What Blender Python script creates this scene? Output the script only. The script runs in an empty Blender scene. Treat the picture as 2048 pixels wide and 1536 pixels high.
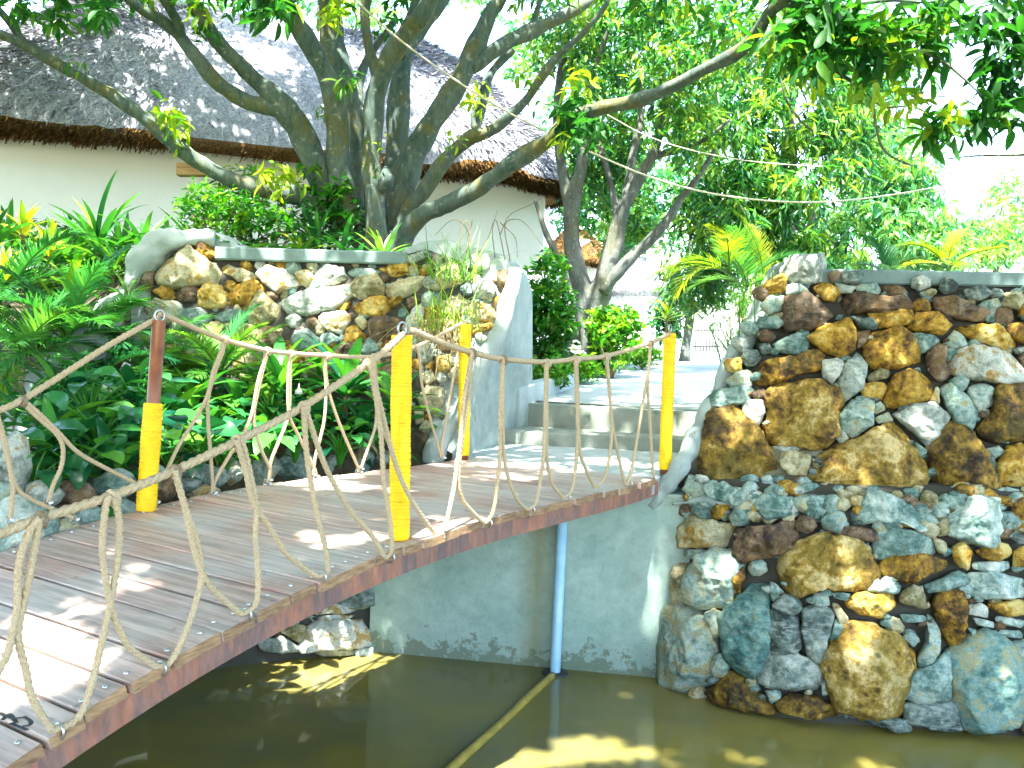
SKY_STRENGTH, SUN_STRENGTH, EXPOSURE = .15, 3.0, 3.55
import bpy, math, random
import numpy as np
from mathutils import Vector, Matrix, noise as mn

rng = np.random.default_rng(7)
random.seed(7)
sc = bpy.context.scene
COL = sc.collection

# ------------------------------------------------------------------ camera
F, PITCH, ROLL = 1767.4, 0.0441, 0.0360
CAM = np.array([0.0, 0.0, 2.2])
_c, _s = math.cos(PITCH), math.sin(PITCH)
FW = np.array([0, _c, -_s]); _u0 = np.array([0, _s, _c]); _r0 = np.array([1.0, 0, 0])
RT = math.cos(ROLL)*_r0 + math.sin(ROLL)*_u0
UP = -math.sin(ROLL)*_r0 + math.cos(ROLL)*_u0

def ray(px, py):
    return FW + RT*((px-1024)/F) + UP*((768-py)/F)
def P(px, py, d):
    return CAM + ray(px, py)*d
def G(px, py, z):
    r = ray(px, py); return CAM + r*((z-CAM[2])/r[2])
def arr(*a): return np.array(a, float)
def unit(v):
    v = np.asarray(v, float); return v/(np.linalg.norm(v, axis=-1, keepdims=True)+1e-12)

cd = bpy.data.cameras.new('camera'); cam = bpy.data.objects.new('camera', cd); COL.objects.link(cam)
cd.sensor_width = 36; cd.lens = F/2048*36; cd.clip_end = 2000; cd.clip_start = .05
M = Matrix.Identity(4)
for i in range(3):
    M[i][0] = RT[i]; M[i][1] = UP[i]; M[i][2] = -FW[i]; M[i][3] = CAM[i]
cam.matrix_world = M
sc.camera = cam

# ------------------------------------------------------------------ mesh helpers
class MB:
    """collects vertices, quads/triangles and a per-vertex random value"""
    def __init__(s): s.v = []; s.q = []; s.t = []; s.a = []; s.n = 0
    def add(s, v, quads=None, tris=None, var=0.5):
        v = np.asarray(v, float).reshape(-1, 3)
        s.v.append(v)
        if quads is not None and len(quads): s.q.append(np.asarray(quads, int)+s.n)
        if tris is not None and len(tris): s.t.append(np.asarray(tris, int)+s.n)
        s.a.append(np.broadcast_to(np.asarray(var, float), (len(v),)))
        s.n += len(v)
        return s

def thing(name, label=None, cat=None, loc=(0, 0, 0), group=None, kind=None):
    o = bpy.data.objects.new(name, None); COL.objects.link(o)
    o.location = [float(x) for x in loc]; o.empty_display_size = .2
    tag(o, label, cat, group, kind); return o
def tag(o, label=None, cat=None, group=None, kind=None):
    if label: o['label'] = label
    if cat: o['category'] = cat
    if group: o['group'] = group
    if kind: o['kind'] = kind
    return o
def wloc(o):
    p = np.zeros(3)
    while o is not None:
        p = p + np.array(o.location); o = o.parent
    return p
def make(name, mb, mats, parent=None, smooth=True, origin=None, matidx=None):
    """link the collected shape as ONE mesh object; vertices are given in world space"""
    v = np.concatenate(mb.v) if mb.v else np.zeros((0, 3))
    base = np.array(origin, float) if origin is not None else (wloc(parent) if parent is not None else np.zeros(3))
    q = np.concatenate(mb.q) if mb.q else np.zeros((0, 4), int)
    t = np.concatenate(mb.t) if mb.t else np.zeros((0, 3), int)
    me = bpy.data.meshes.new(name)
    me.vertices.add(len(v)); me.vertices.foreach_set('co', (v-base).astype(np.float32).ravel())
    nl = q.size+t.size
    me.loops.add(nl); me.polygons.add(len(q)+len(t))
    me.loops.foreach_set('vertex_index', np.concatenate([q.ravel(), t.ravel()]).astype(np.int32))
    ls = np.concatenate([np.arange(len(q))*4, q.size+np.arange(len(t))*3]).astype(np.int32)
    me.polygons.foreach_set('loop_start', ls)
    me.polygons.foreach_set('use_smooth', np.full(len(q)+len(t), smooth, bool))
    for m in (mats if isinstance(mats, (list, tuple)) else [mats]): me.materials.append(m)
    if matidx is not None: me.polygons.foreach_set('material_index', np.asarray(matidx, np.int32))
    a = me.attributes.new('var', 'FLOAT', 'POINT')
    a.data.foreach_set('value', np.concatenate(mb.a).astype(np.float32))
    me.update(calc_edges=True); me.validate()
    o = bpy.data.objects.new(name, me); COL.objects.link(o)
    if parent is not None: o.parent = parent; o.location = [float(x) for x in base-wloc(parent)]
    else: o.location = [float(x) for x in base]
    return o

def grid_faces(nr, nc, closed=False):
    i = np.arange(nr-1)[:, None]; j = np.arange(nc if closed else nc-1)[None, :]
    j2 = (j+1) % nc
    return np.stack([i*nc+j, i*nc+j2, (i+1)*nc+j2, (i+1)*nc+j], -1).reshape(-1, 4)

def catmull(pts, per=8):
    p = np.asarray(pts, float)
    if len(p) < 3:
        return np.array([p[0]+(p[-1]-p[0])*t for t in np.linspace(0, 1, per+1)])
    q = np.vstack([2*p[0]-p[1], p, 2*p[-1]-p[-2]]); out = []
    for i in range(1, len(q)-2):
        t = np.linspace(0, 1, per, endpoint=False)[:, None]
        a, b, c, d = q[i-1], q[i], q[i+1], q[i+2]
        out.append(.5*(2*b+(c-a)*t+(2*a-5*b+4*c-d)*t*t+(3*b-a-3*c+d)*t**3))
    out.append(p[-1][None]); return np.vstack(out)
def resample(p, step):
    seg = np.linalg.norm(np.diff(p[:, :3], axis=0), axis=1); L = np.r_[0, np.cumsum(seg)]
    n = max(2, int(L[-1]/step)+1); t = np.linspace(0, L[-1], n)
    return np.stack([np.interp(t, L, p[:, k]) for k in range(p.shape[1])], 1), t

def tube(mb, pts, r, sides=8, var=.5, twist=None, amp=.17, cap=True, wob=0.0):
    pts = np.asarray(pts, float); n = len(pts); r = np.broadcast_to(np.asarray(r, float), (n,))
    T = np.gradient(pts, axis=0); T = unit(T)
    ref = arr(0, 0, 1) if abs(T[0][2]) < .9 else arr(1, 0, 0)
    N = np.zeros((n, 3)); N[0] = unit(np.cross(T[0], ref))
    for i in range(1, n):
        a = N[i-1]-T[i]*(N[i-1]@T[i]); N[i] = unit(a)
    B = np.cross(T, N)
    th = np.linspace(0, 2*np.pi, sides, endpoint=False)
    L = np.r_[0, np.cumsum(np.linalg.norm(np.diff(pts, axis=0), axis=1))]
    rr = np.repeat(r[:, None], sides, 1)
    if twist:
        rr = rr*(1+amp*np.abs(np.cos(1.5*(th[None]+L[:, None]*2*np.pi/twist)))-amp*.5)
    if wob:
        rr = rr*(1+wob*rng.standard_normal((n, sides)))
    v = pts[:, None]+rr[..., None]*(np.cos(th)[None, :, None]*N[:, None]+np.sin(th)[None, :, None]*B[:, None])
    v = v.reshape(-1, 3); q = grid_faces(n, sides, True)
    if cap:
        v = np.vstack([v, pts[0], pts[-1]]); k = n*sides; j = np.arange(sides); j2 = (j+1) % sides
        t = np.vstack([np.stack([np.full(sides, k), j2, j], 1), np.stack([np.full(sides, k+1), (n-1)*sides+j, (n-1)*sides+j2], 1)])
    else: t = None
    mb.add(v, q, t, var); return mb

def box(mb, c, ax, hx, ay, hy, az, hz, var=.5):
    c = np.asarray(c, float); v = []
    for sx in (-1, 1):
        for sy in (-1, 1):
            for sz in (-1, 1): v.append(c+sx*hx*np.asarray(ax)+sy*hy*np.asarray(ay)+sz*hz*np.asarray(az))
    q = [(0, 1, 3, 2), (4, 6, 7, 5), (0, 4, 5, 1), (2, 3, 7, 6), (0, 2, 6, 4), (1, 5, 7, 3)]
    mb.add(v, q, None, var); return mb
def chbox(mb, c, ax, hx, ay, hy, az, hz, b=.006, var=.5):
    """box with chamfered long edges: cross-section octagon in (ay, az), swept along ax"""
    c = np.asarray(c, float); ax, ay, az = map(np.asarray, (ax, ay, az))
    s = [(-hy+b, -hz), (hy-b, -hz), (hy, -hz+b), (hy, hz-b), (hy-b, hz), (-hy+b, hz), (-hy, hz-b), (-hy, -hz+b)]
    v = [c+sx*(hx)*ax+y*ay+z*az for sx in (-1, 1) for y, z in s]
    q = [(i, (i+1) % 8, 8+(i+1) % 8, 8+i) for i in range(8)]
    q += [(0, 7, 6, 1), (1, 6, 5, 2), (2, 5, 4, 3), (8, 9, 14, 15), (9, 10, 13, 14), (10, 11, 12, 13)]
    mb.add(v, q, None, var); return mb
def lathe(mb, base, prof, sides=20, var=.5):
    th = np.linspace(0, 2*np.pi, sides, endpoint=False); base = np.asarray(base, float)
    v = np.array([[base[0]+r*math.cos(a), base[1]+r*math.sin(a), base[2]+z] for r, z in prof for a in th])
    mb.add(v, grid_faces(len(prof), sides, True), None, var); return mb
def torus(mb, c, R, r, ax1, ax2, var=.5, n=18, m=6):
    a = np.linspace(0, 2*np.pi, n, endpoint=False); b = np.linspace(0, 2*np.pi, m, endpoint=False)
    nn = np.cross(ax1, ax2); v = []
    for t in a:
        d = math.cos(t)*np.asarray(ax1)+math.sin(t)*np.asarray(ax2)
        for u in b: v.append(np.asarray(c)+d*(R+r*math.cos(u))+nn*r*math.sin(u))
    i = np.arange(n)[:, None]; j = np.arange(m)[None]
    q = np.stack([i*m+j, ((i+1) % n)*m+j, ((i+1) % n)*m+(j+1) % m, i*m+(j+1) % m], -1).reshape(-1, 4)
    mb.add(v, q, None, var); return mb

# leaves -----------------------------------------------------------
def leaf4(mb, pos, d, nrm, L, W, var, fold=.25):
    """small leaves: folded diamonds"""
    d = unit(d); side = unit(np.cross(d, nrm)); up = np.cross(side, d)
    L = np.asarray(L)[:, None]; W = np.asarray(W)[:, None]
    m = pos+d*L*.45
    v = np.stack([pos, m+side*W*.5+up*W*fold, pos+d*L-up*L*.08, m-side*W*.5+up*W*fold], 1)
    n = len(pos); k = np.arange(n)[:, None]*4
    t = np.concatenate([k+np.array([[0, 1, 2]]), k+np.array([[0, 2, 3]])])
    mb.add(v.reshape(-1, 3), None, t, np.repeat(var, 4)); return mb
PROF = {'mango': lambda t: np.sin(np.pi*np.clip(t, 0, 1)**.85)**.75,
        'strap': lambda t: np.clip(np.minimum(.55+t*1.6, 1)*(1-t**3.5), 0.02, 1),
        'broad': lambda t: np.clip(np.sin(np.pi*np.clip(t, 0, 1)**.62)**.8, 0.01, 1),
        'grass': lambda t: np.clip(1-t**1.5, .06, 1)}
def blades(mb, pos, d, nrm, L, W, bend, seg, prof, var, fold=.18, wave=0.):
    """curved blades, three vertices per ring, bending towards the ground"""
    d = unit(d); side = unit(np.cross(d, nrm)); up = np.cross(side, d); n = len(pos)
    L = np.asarray(L, float)[:, None]; W = np.asarray(W, float)[:, None]; bend = np.asarray(bend, float)[:, None]
    rings = []
    for t in np.linspace(0, 1, seg+1):
        k = bend*t*1.15; a = np.sin(k)/(np.maximum(np.abs(bend), 1e-3)*1.15)*np.sign(bend+1e-9); b = (1-np.cos(k))/(np.maximum(np.abs(bend), 1e-3)*1.15)
        dn = -up
        c = pos+d*L*a+dn*L*b
        w = W*.5*PROF[prof](t)
        upk = up*np.cos(k)+d*np.sin(k)
        wv = wave*W*np.sin(t*14+np.arange(n)[:, None])
        rings += [c+side*w+upk*(w*fold*2+wv), c, c-side*w+upk*(w*fold*2-wv)]
    v = np.stack(rings, 1).reshape(-1, 3); m = 3*(seg+1)
    k = (np.arange(n)*m)[:, None, None]; r = (np.arange(seg)*3)[None, :, None]
    q = np.concatenate([k+r+np.array([0, 1, 4, 3])[None, None], k+r+np.array([1, 2, 5, 4])[None, None]], 1).reshape(-1, 4)
    mb.add(v, q, None, np.repeat(var, m)); return mb
def rdir(n, elev, sd, az=None, azsd=None):
    a = rng.uniform(0, 2*np.pi, n) if az is None else rng.normal(az, azsd, n)
    e = np.radians(rng.normal(elev, sd, n))
    return np.stack([np.cos(a)*np.cos(e), np.sin(a)*np.cos(e), np.sin(e)], 1)
def upn(d, jit=.35):
    n = np.tile(arr(0, 0, 1), (len(d), 1))+rng.normal(0, jit, (len(d), 3)); return unit(n)
def clumps(mb, C, n, L, W, elev=-22, sd=26, tilt=.45, near=False, spread=.06, v0=.45, vs=.2):
    C = np.asarray(C, float); N = len(C)*n
    pos = np.repeat(C, n, 0); d = rdir(N, elev, sd)
    cv = np.repeat(np.clip(rng.normal(v0, vs, len(C)), 0, 1), n)
    var = np.clip(cv+rng.normal(0, .12, N), 0, 1)
    pos = pos+rng.normal(0, spread, (N, 3)); l = L*rng.uniform(.65, 1.15, N); w = W*rng.uniform(.75, 1.15, N)
    if near: blades(mb, pos, d, upn(d, tilt), l, w, rng.uniform(.2, .9, N), 5, 'mango', var, .2)
    else: leaf4(mb, pos, d, upn(d, tilt), l, w, var)
    return mb

def fbm(p, sc_=1., oct_=3):
    return mn.fractal(Vector(p)*sc_, 1., 2., oct_)
# ------------------------------------------------------------------ materials
class NB:
    def __init__(s, name):
        s.m = bpy.data.materials.new(name); s.m.use_nodes = True; s.t = s.m.node_tree; s.t.nodes.clear()
        s.out = s.t.nodes.new('ShaderNodeOutputMaterial')
    def n(s, typ, ins=None, **kw):
        x = s.t.nodes.new('ShaderNode'+typ)
        for k, v in kw.items(): setattr(x, k, v)
        for k, v in (ins or {}).items(): s.set(x, k, v)
        return x
    def set(s, x, k, v):
        i = x.inputs[k]
        if hasattr(v, 'is_output'): s.t.links.new(v, i)
        elif isinstance(v, bpy.types.Node): s.t.links.new(v.outputs[0], i)
        else:
            if i.type == 'RGBA' and len(v) == 3: v = (*v, 1)
            i.default_value = v
    def coord(s, which='Object', scale=(1, 1, 1), rot=(0, 0, 0)):
        tc = s.n('TexCoord'); mp = s.n('Mapping', {'Vector': tc.outputs[which], 'Scale': scale, 'Rotation': rot}); return mp
    def noise(s, vec, scale, detail=5, rough=.6, dist=0.):
        return s.n('TexNoise', {'Vector': vec, 'Scale': scale, 'Detail': detail, 'Roughness': rough, 'Distortion': dist})
    def vor(s, vec, scale, feature='F1'):
        return s.n('TexVoronoi', {'Vector': vec, 'Scale': scale}, feature=feature)
    def ramp(s, fac, stops, interp='LINEAR'):
        r = s.n('ValToRGB', {'Fac': fac}); e = r.color_ramp.elements; r.color_ramp.interpolation = interp
        while len(e) < len(stops): e.new(.5)
        for k, (p, c) in zip(e, stops): k.position = p; k.color = (*c, 1) if not isinstance(c, float) else (c, c, c, 1)
        return r
    def mix(s, f, a, b, mode='MIX'):
        x = s.n('Mix', data_type='RGBA', blend_type=mode); x.clamp_factor = True
        s.set(x, 0, f); s.set(x, 6, a); s.set(x, 7, b); return x.outputs[2]
    def math(s, op, a, b=0., clamp=False):
        x = s.n('Math', operation=op, use_clamp=clamp); s.set(x, 0, a); s.set(x, 1, b); return x.outputs[0]
    def attr(s): return s.n('Attribute', attribute_name='var').outputs['Fac']
    def bump(s, h, strength=.4, dist=.02, normal=None):
        i = {'Height': h, 'Strength': strength, 'Distance': dist}
        if normal is not None: i['Normal'] = normal
        return s.n('Bump', i).outputs[0]
    def pos(s): return s.n('NewGeometry').outputs['Position']
    def done(s, col, rough=.7, bump=None, spec=.4, **extra):
        b = s.n('BsdfPrincipled', {'Base Color': col, 'Roughness': rough, 'Specular IOR Level': spec})
        if bump is not None: s.set(b, 'Normal', bump)
        for k, v in extra.items(): s.set(b, k, v)
        s.t.links.new(b.outputs[0], s.out.inputs[0]); return s.m

def leafmat(name, dark, mid, light, tr=.35, rough=.38, spec=.5):
    b = NB(name); v = b.attr(); p = b.pos()
    n = b.noise(p, 3.0, 2)
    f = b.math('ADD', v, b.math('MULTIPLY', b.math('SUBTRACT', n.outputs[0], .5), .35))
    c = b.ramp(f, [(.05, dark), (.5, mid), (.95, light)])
    n2 = b.noise(p, 60, 2); c2 = b.mix(.25, c.outputs[0], b.ramp(n2.outputs[0], [(.3, .35), (.7, .9)]).outputs[0], 'OVERLAY')
    pr = b.n('BsdfPrincipled', {'Base Color': c2, 'Roughness': rough, 'Specular IOR Level': spec})
    tl = b.n('BsdfTranslucent', {'Color': b.mix(1., c2, (1.15, 1.3, .5), 'MULTIPLY')})
    mx = b.n('MixShader', {0: tr, 1: pr.outputs[0], 2: tl.outputs[0]})
    b.t.links.new(mx.outputs[0], b.out.inputs[0]); return b.m

def stonemat(name, cols, pit=0., bands=0., rough=.75, scale=1., moss=(.16, .13, .02), mossamt=.0):
    b = NB(name); co = b.coord('Object'); oi = b.n('ObjectInfo').outputs['Random']
    off = b.n('VectorMath', {0: co.outputs[0], 1: b.n('CombineXYZ', {0: b.math('MULTIPLY', oi, 37.), 1: b.math('MULTIPLY', oi, 11.)}).outputs[0]}, operation='ADD').outputs[0]
    n1 = b.noise(off, 7*scale, 6, .65, .6); n2 = b.noise(off, 30*scale, 4, .7); n3 = b.noise(off, 85*scale, 4, .75)
    f = b.math('ADD', n1.outputs[0], b.math('MULTIPLY', b.math('SUBTRACT', oi, .5), .22))
    f = b.math('ADD', f, b.math('MULTIPLY', b.math('SUBTRACT', n2.outputs[0], .5), .5))
    k = len(cols); c = b.ramp(f, [(.33+.34*i/(k-1), cols[i]) for i in range(k)]).outputs[0]
    c = b.mix(.55, c, b.ramp(n3.outputs[0], [(.3, .3), (.7, .8)]).outputs[0], 'OVERLAY')
    h = b.math('ADD', b.math('MULTIPLY', n2.outputs[0], .6), b.math('MULTIPLY', n3.outputs[0], .3))
    if pit:
        vo = b.vor(off, 16*scale); pt = b.ramp(vo.outputs['Distance'], [(.08, 0.), (.3, 1.)]).outputs[0]
        gate = b.ramp(b.noise(off, 9*scale, 2).outputs[0], [(.42, 1.), (.58, 0.)]).outputs[0]
        ptm = b.n('Mix', data_type='RGBA', blend_type='LIGHTEN'); ptm.inputs[0].default_value = 1.; b.set(ptm, 6, pt); b.set(ptm, 7, gate)
        c = b.mix(b.math('MULTIPLY', b.math('SUBTRACT', 1., ptm.outputs[2]), .75*pit), c, (.05, .025, .008))
        h = b.math('ADD', h, b.math('MULTIPLY', ptm.outputs[2], 1.2*pit))
    if bands:
        st = b.n('Mapping', {'Vector': off, 'Scale': (2.5, 2.5, 9), 'Rotation': (.7, .45, .2)})
        nb_ = b.noise(st, 2.2, 5, .7, 1.6); c = b.mix(b.math('MULTIPLY', b.ramp(nb_.outputs[0], [(.5, 0.), (.64, .8)]).outputs[0], bands), c, (.5, .55, .5))
        h = b.math('ADD', h, b.math('MULTIPLY', nb_.outputs[0], .25))
    if mossamt:
        c = b.mix(b.math('MULTIPLY', b.ramp(b.noise(off, 5*scale, 4).outputs[0], [(.5, 0.), (.63, 1.)]).outputs[0], mossamt), c, moss)
    return b.done(c, rough, b.bump(h, .8, .018))

def mk_plaster(name, base, dirt, dirtamt=.5, crack=True, sc_=1.):
    b = NB(name); p = b.pos()
    n1 = b.noise(p, 1.7*sc_, 6, .65, .5); n2 = b.noise(p, 9*sc_, 5, .7); n3 = b.noise(p, 70, 3)
    c = b.mix(b.ramp(n1.outputs[0], [(.35, 0.), (.7, dirtamt)]).outputs[0], base, dirt)
    c = b.mix(.35, c, b.ramp(n2.outputs[0], [(.3, .35), (.7, .72)]).outputs[0], 'OVERLAY')
    if crack:
        v = b.n('Mapping', {'Vector': p, 'Scale': (1, 1, .35)}); n4 = b.noise(v, 7, 6, .8, 1.5)
        c = b.mix(b.ramp(n4.outputs[0], [(.63, 0.), (.68, .75)]).outputs[0], c, (.05, .055, .05))
    h = b.math('ADD', n2.outputs[0], b.math('MULTIPLY', n3.outputs[0], .25))
    return b.done(c, .8, b.bump(h, .35, .02))

MAT = {}
MAT['plaster'] = mk_plaster('weathered_plaster', (.36, .43, .41), (.17, .23, .21), .9)
MAT['smooth_plaster'] = mk_plaster('smooth_plaster', (.42, .49, .48), (.28, .37, .36), .6, False)
MAT['concrete'] = mk_plaster('plain_concrete', (.27, .31, .27), (.17, .20, .16), .8, False)
MAT['coping'] = mk_plaster('coping_concrete', (.17, .25, .235), (.10, .155, .145), .8, False)
MAT['path'] = mk_plaster('path_concrete', (.42, .48, .47), (.29, .35, .34), .6, False)
MAT['mortar'] = mk_plaster('dark_mortar', (.05, .05, .035), (.025, .025, .018), .8, False)
MAT['white_wall'] = mk_plaster('white_wall_paint', (.90, .94, .95), (.82, .87, .87), .35, False, .5)

# stones
MAT['o'] = stonemat('ochre_stone', [(.035, .018, .004), (.19, .10, .007), (.38, .225, .018), (.50, .40, .14)], pit=.8, mossamt=.25, moss=(.13, .12, .02))
MAT['q'] = stonemat('porous_ochre_stone', [(.022, .014, .004), (.12, .07, .007), (.27, .175, .022), (.50, .39, .17)], pit=1., scale=.8, mossamt=.5, moss=(.14, .115, .015))
MAT['g'] = stonemat('grey_green_stone', [(.05, .11, .09), (.13, .215, .18), (.27, .36, .30), (.27, .25, .12)], bands=.25)
MAT['w'] = stonemat('pale_stone', [(.15, .18, .145), (.31, .35, .295), (.47, .50, .43), (.31, .21, .06)], bands=.2)
MAT['y'] = stonemat('buff_stone', [(.12, .11, .04), (.26, .24, .12), (.40, .39, .25), (.31, .20, .035)], bands=.2, mossamt=.2)
MAT['b'] = stonemat('brown_stone', [(.02, .014, .009), (.07, .046, .024), (.14, .092, .05), (.25, .205, .14)], bands=.1, mossamt=.35, moss=(.2, .115, .02))
MAT['d'] = stonemat('slate_stone', [(.018, .032, .026), (.06, .095, .08), (.13, .18, .15), (.28, .32, .26)], bands=.45)
MAT['t'] = stonemat('teal_slate', [(.025, .085, .08), (.065, .16, .14), (.14, .25, .21), (.26, .25, .12)], bands=.25)
MAT['c'] = stonemat('blue_grey_rock', [(.055, .12, .10), (.17, .26, .22), (.33, .42, .36), (.52, .57, .48)], bands=.35)

# bark
def barkmat(name, a, b_, lich):
    b = NB(name); p = b.pos(); st = b.n('Mapping', {'Vector': p, 'Scale': (1, 1, .35)})
    n1 = b.noise(st, 9, 6, .7, .8); n2 = b.noise(p, 3.2, 4, .6); n3 = b.noise(st, 45, 4, .7)
    c = b.mix(b.ramp(n1.outputs[0], [(.35, 0.), (.65, 1.)]).outputs[0], a, b_)
    c = b.mix(b.ramp(n2.outputs[0], [(.5, 0.), (.66, .8)]).outputs[0], c, lich)
    c = b.mix(b.ramp(b.noise(p, 14, 3, .7).outputs[0], [(.6, 0.), (.7, .5)]).outputs[0], c, (.4, .42, .36))
    c = b.mix(.5, c, b.ramp(n3.outputs[0], [(.3, .3), (.7, .75)]).outputs[0], 'OVERLAY')
    h = b.math('ADD', n1.outputs[0], b.math('MULTIPLY', n3.outputs[0], .5))
    return b.done(c, .85, b.bump(h, .6, .015), .2)
MAT['bark'] = barkmat('mango_bark', (.045, .08, .075), (.12, .155, .125), (.13, .12, .03))
MAT['bark2'] = barkmat('grey_bark', (.06, .075, .072), (.14, .155, .14), (.11, .11, .07))
MAT['twig'] = barkmat('twig_bark', (.13, .1, .06), (.22, .17, .1), (.25, .2, .08))

# leaves
MAT['mango'] = leafmat('mango_leaf', (.010, .07, .025), (.035, .17, .02), (.30, .40, .02), .5, .5, .3)
MAT['canopy'] = leafmat('far_mango_leaf', (.007, .06, .03), (.036, .18, .04), (.24, .37, .03), .45)
MAT['teal_tree'] = leafmat('distant_leaf', (.014, .11, .07), (.06, .25, .10), (.25, .42, .08), .45)
MAT['strap'] = leafmat('strap_leaf', (.010, .075, .03), (.05, .23, .03), (.26, .46, .03), .35, .3)
MAT['broad'] = leafmat('broad_leaf', (.006, .07, .035), (.028, .19, .045), (.14, .40, .04), .3, .22, .6)
MAT['palm'] = leafmat('palm_leaf', (.012, .09, .045), (.05, .24, .06), (.26, .46, .05), .35, .3)
MAT['shrub'] = leafmat('shrub_leaf', (.008, .07, .012), (.04, .23, .015), (.22, .42, .02), .35, .3)
MAT['croton'] = leafmat('croton_leaf', (.03, .14, .015), (.16, .30, .02), (.58, .52, .03), .35)
MAT['lime'] = leafmat('lime_frond', (.12, .28, .01), (.42, .52, .015), (.68, .66, .03), .45)
MAT['grass'] = leafmat('grass_blade', (.03, .11, .02), (.09, .24, .03), (.26, .38, .05), .35)
MAT['dry'] = leafmat('dry_grass', (.16, .12, .05), (.30, .24, .10), (.45, .38, .2), .2, .8)

# rope, wraps, metal
def ropemat():
    b = NB('manila_rope'); p = b.pos(); n = b.noise(p, 260, 3, .7); n2 = b.noise(p, 9, 3)
    c = b.mix(b.ramp(n.outputs[0], [(.3, 0.), (.7, 1.)]).outputs[0], (.30, .21, .105), (.66, .54, .35))
    c = b.mix(b.ramp(n2.outputs[0], [(.45, 0.), (.7, .5)]).outputs[0], c, (.38, .33, .23))
    return b.done(c, .9, b.bump(n.outputs[0], .4, .003), .15)
MAT['rope'] = ropemat()
def wrapmat():
    b = NB('yellow_cord_wrap'); p = b.pos(); n = b.noise(p, 14, 4); n2 = b.noise(b.n('Mapping', {'Vector': p, 'Scale': (4, 4, 70)}), 3, 3, .7, .3)
    c = b.mix(b.ramp(n.outputs[0], [(.4, 0.), (.75, .6)]).outputs[0], (.93, .60, .008), (.75, .42, .01))
    c = b.mix(b.ramp(n2.outputs[0], [(.57, 0.), (.68, .75)]).outputs[0], c, (.30, .13, .01))
    return b.done(c, .6, b.bump(n2.outputs[0], .3, .003), .3)
MAT['wrap'] = wrapmat()
def rustmat():
    b = NB('rusty_painted_steel'); p = b.pos(); st = b.n('Mapping', {'Vector': p, 'Scale': (1, 1, .3)})
    n = b.noise(st, 7, 6, .75, .8); n2 = b.noise(st, 38, 4, .7)
    c = b.ramp(n.outputs[0], [(.30, (.085, .08, .085)), (.45, (.19, .115, .095)), (.6, (.33, .14, .08)), (.76, (.40, .27, .21))]).outputs[0]
    c = b.mix(.5, c, b.ramp(n2.outputs[0], [(.3, .3), (.7, .75)]).outputs[0], 'OVERLAY')
    return b.done(c, .6, b.bump(n2.outputs[0], .2, .004), .4)
MAT['rust'] = rustmat()
def brownpole():
    b = NB('brown_painted_pipe'); p = b.pos(); n = b.noise(p, 11, 4)
    c = b.ramp(n.outputs[0], [(.3, (.16, .05, .02)), (.6, (.27, .095, .035)), (.78, (.32, .2, .12))]).outputs[0]
    return b.done(c, .42, b.bump(n.outputs[0], .1, .003), .5)
MAT['pole'] = brownpole()
def steel():
    b = NB('galvanised_steel'); n = b.noise(b.pos(), 60, 3)
    return b.done(b.ramp(n.outputs[0], [(.3, (.35, .38, .38)), (.7, (.62, .65, .64))]).outputs[0], .38, None, .5, Metallic=.85)
MAT['steel'] = steel()
def darkiron():
    b = NB('dark_wet_rubber'); return b.done((.035, .04, .04), .55)
MAT['dark'] = darkiron()
def deckmat():
    b = NB('worn_hardwood'); v = b.attr(); co = b.pos()
    # grain runs along the boards (across the bridge)
    st = b.n('Mapping', {'Vector': co, 'Rotation': (0, 0, DECK_ANG), 'Scale': (1/2.2, 1/40, 1/40)}, vector_type='TEXTURE')
    off = b.n('VectorMath', {0: st.outputs[0], 1: b.n('CombineXYZ', {0: b.math('MULTIPLY', v, 53.), 1: b.math('MULTIPLY', v, 17.)}).outputs[0]}, operation='ADD').outputs[0]
    n1 = b.noise(off, 1., 6, .65, .5); n2 = b.noise(co, 2.2, 5, .6, .4); n3 = b.noise(co, 14, 4)
    c = b.mix(v, (.44, .25, .19), (.56, .37, .29))
    c = b.mix(b.ramp(n1.outputs[0], [(.3, .55), (.62, 0.)]).outputs[0], c, (.10, .048, .032))
    c = b.mix(b.ramp(n2.outputs[0], [(.36, 0.), (.62, .7)]).outputs[0], c, (.47, .455, .41))
    c = b.mix(b.ramp(n3.outputs[0], [(.66, 0.), (.74, .6)]).outputs[0], c, (.08, .06, .045))
    c = b.mix(.5, c, b.ramp(n1.outputs[0], [(.3, .28), (.68, .8)]).outputs[0], 'OVERLAY')
    rg = b.ramp(n2.outputs[0], [(.3, .42), (.7, .62)]).outputs[0]
    return b.done(c, rg, b.bump(n1.outputs[0], .25, .004), .5)
def boardend():
    b = NB('sawn_board_edge'); v = b.attr(); n = b.noise(b.n('Mapping', {'Vector': b.pos(), 'Scale': (6, 6, 30)}), 3, 4)
    return b.done(b.mix(b.ramp(n.outputs[0], [(.3, 0.), (.7, 1.)]).outputs[0], b.mix(v, (.10, .055, .03), (.2, .12, .06)), b.mix(v, (.30, .19, .10), (.48, .3, .15))), .75)
def pipe():
    b = NB('blue_plastic_pipe'); n = b.noise(b.pos(), 8, 4)
    return b.done(b.ramp(n.outputs[0], [(.3, (.26, .52, .66)), (.7, (.38, .64, .76))]).outputs[0], .35, None, .5)
MAT['pipe'] = pipe()
def ypipe():
    b = NB('muddy_yellow_hose'); n = b.noise(b.pos(), 12, 4)
    return b.done(b.ramp(n.outputs[0], [(.3, (.22, .17, .03)), (.7, (.42, .33, .06))]).outputs[0], .45, None, .5)
MAT['ypipe'] = ypipe()
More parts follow.
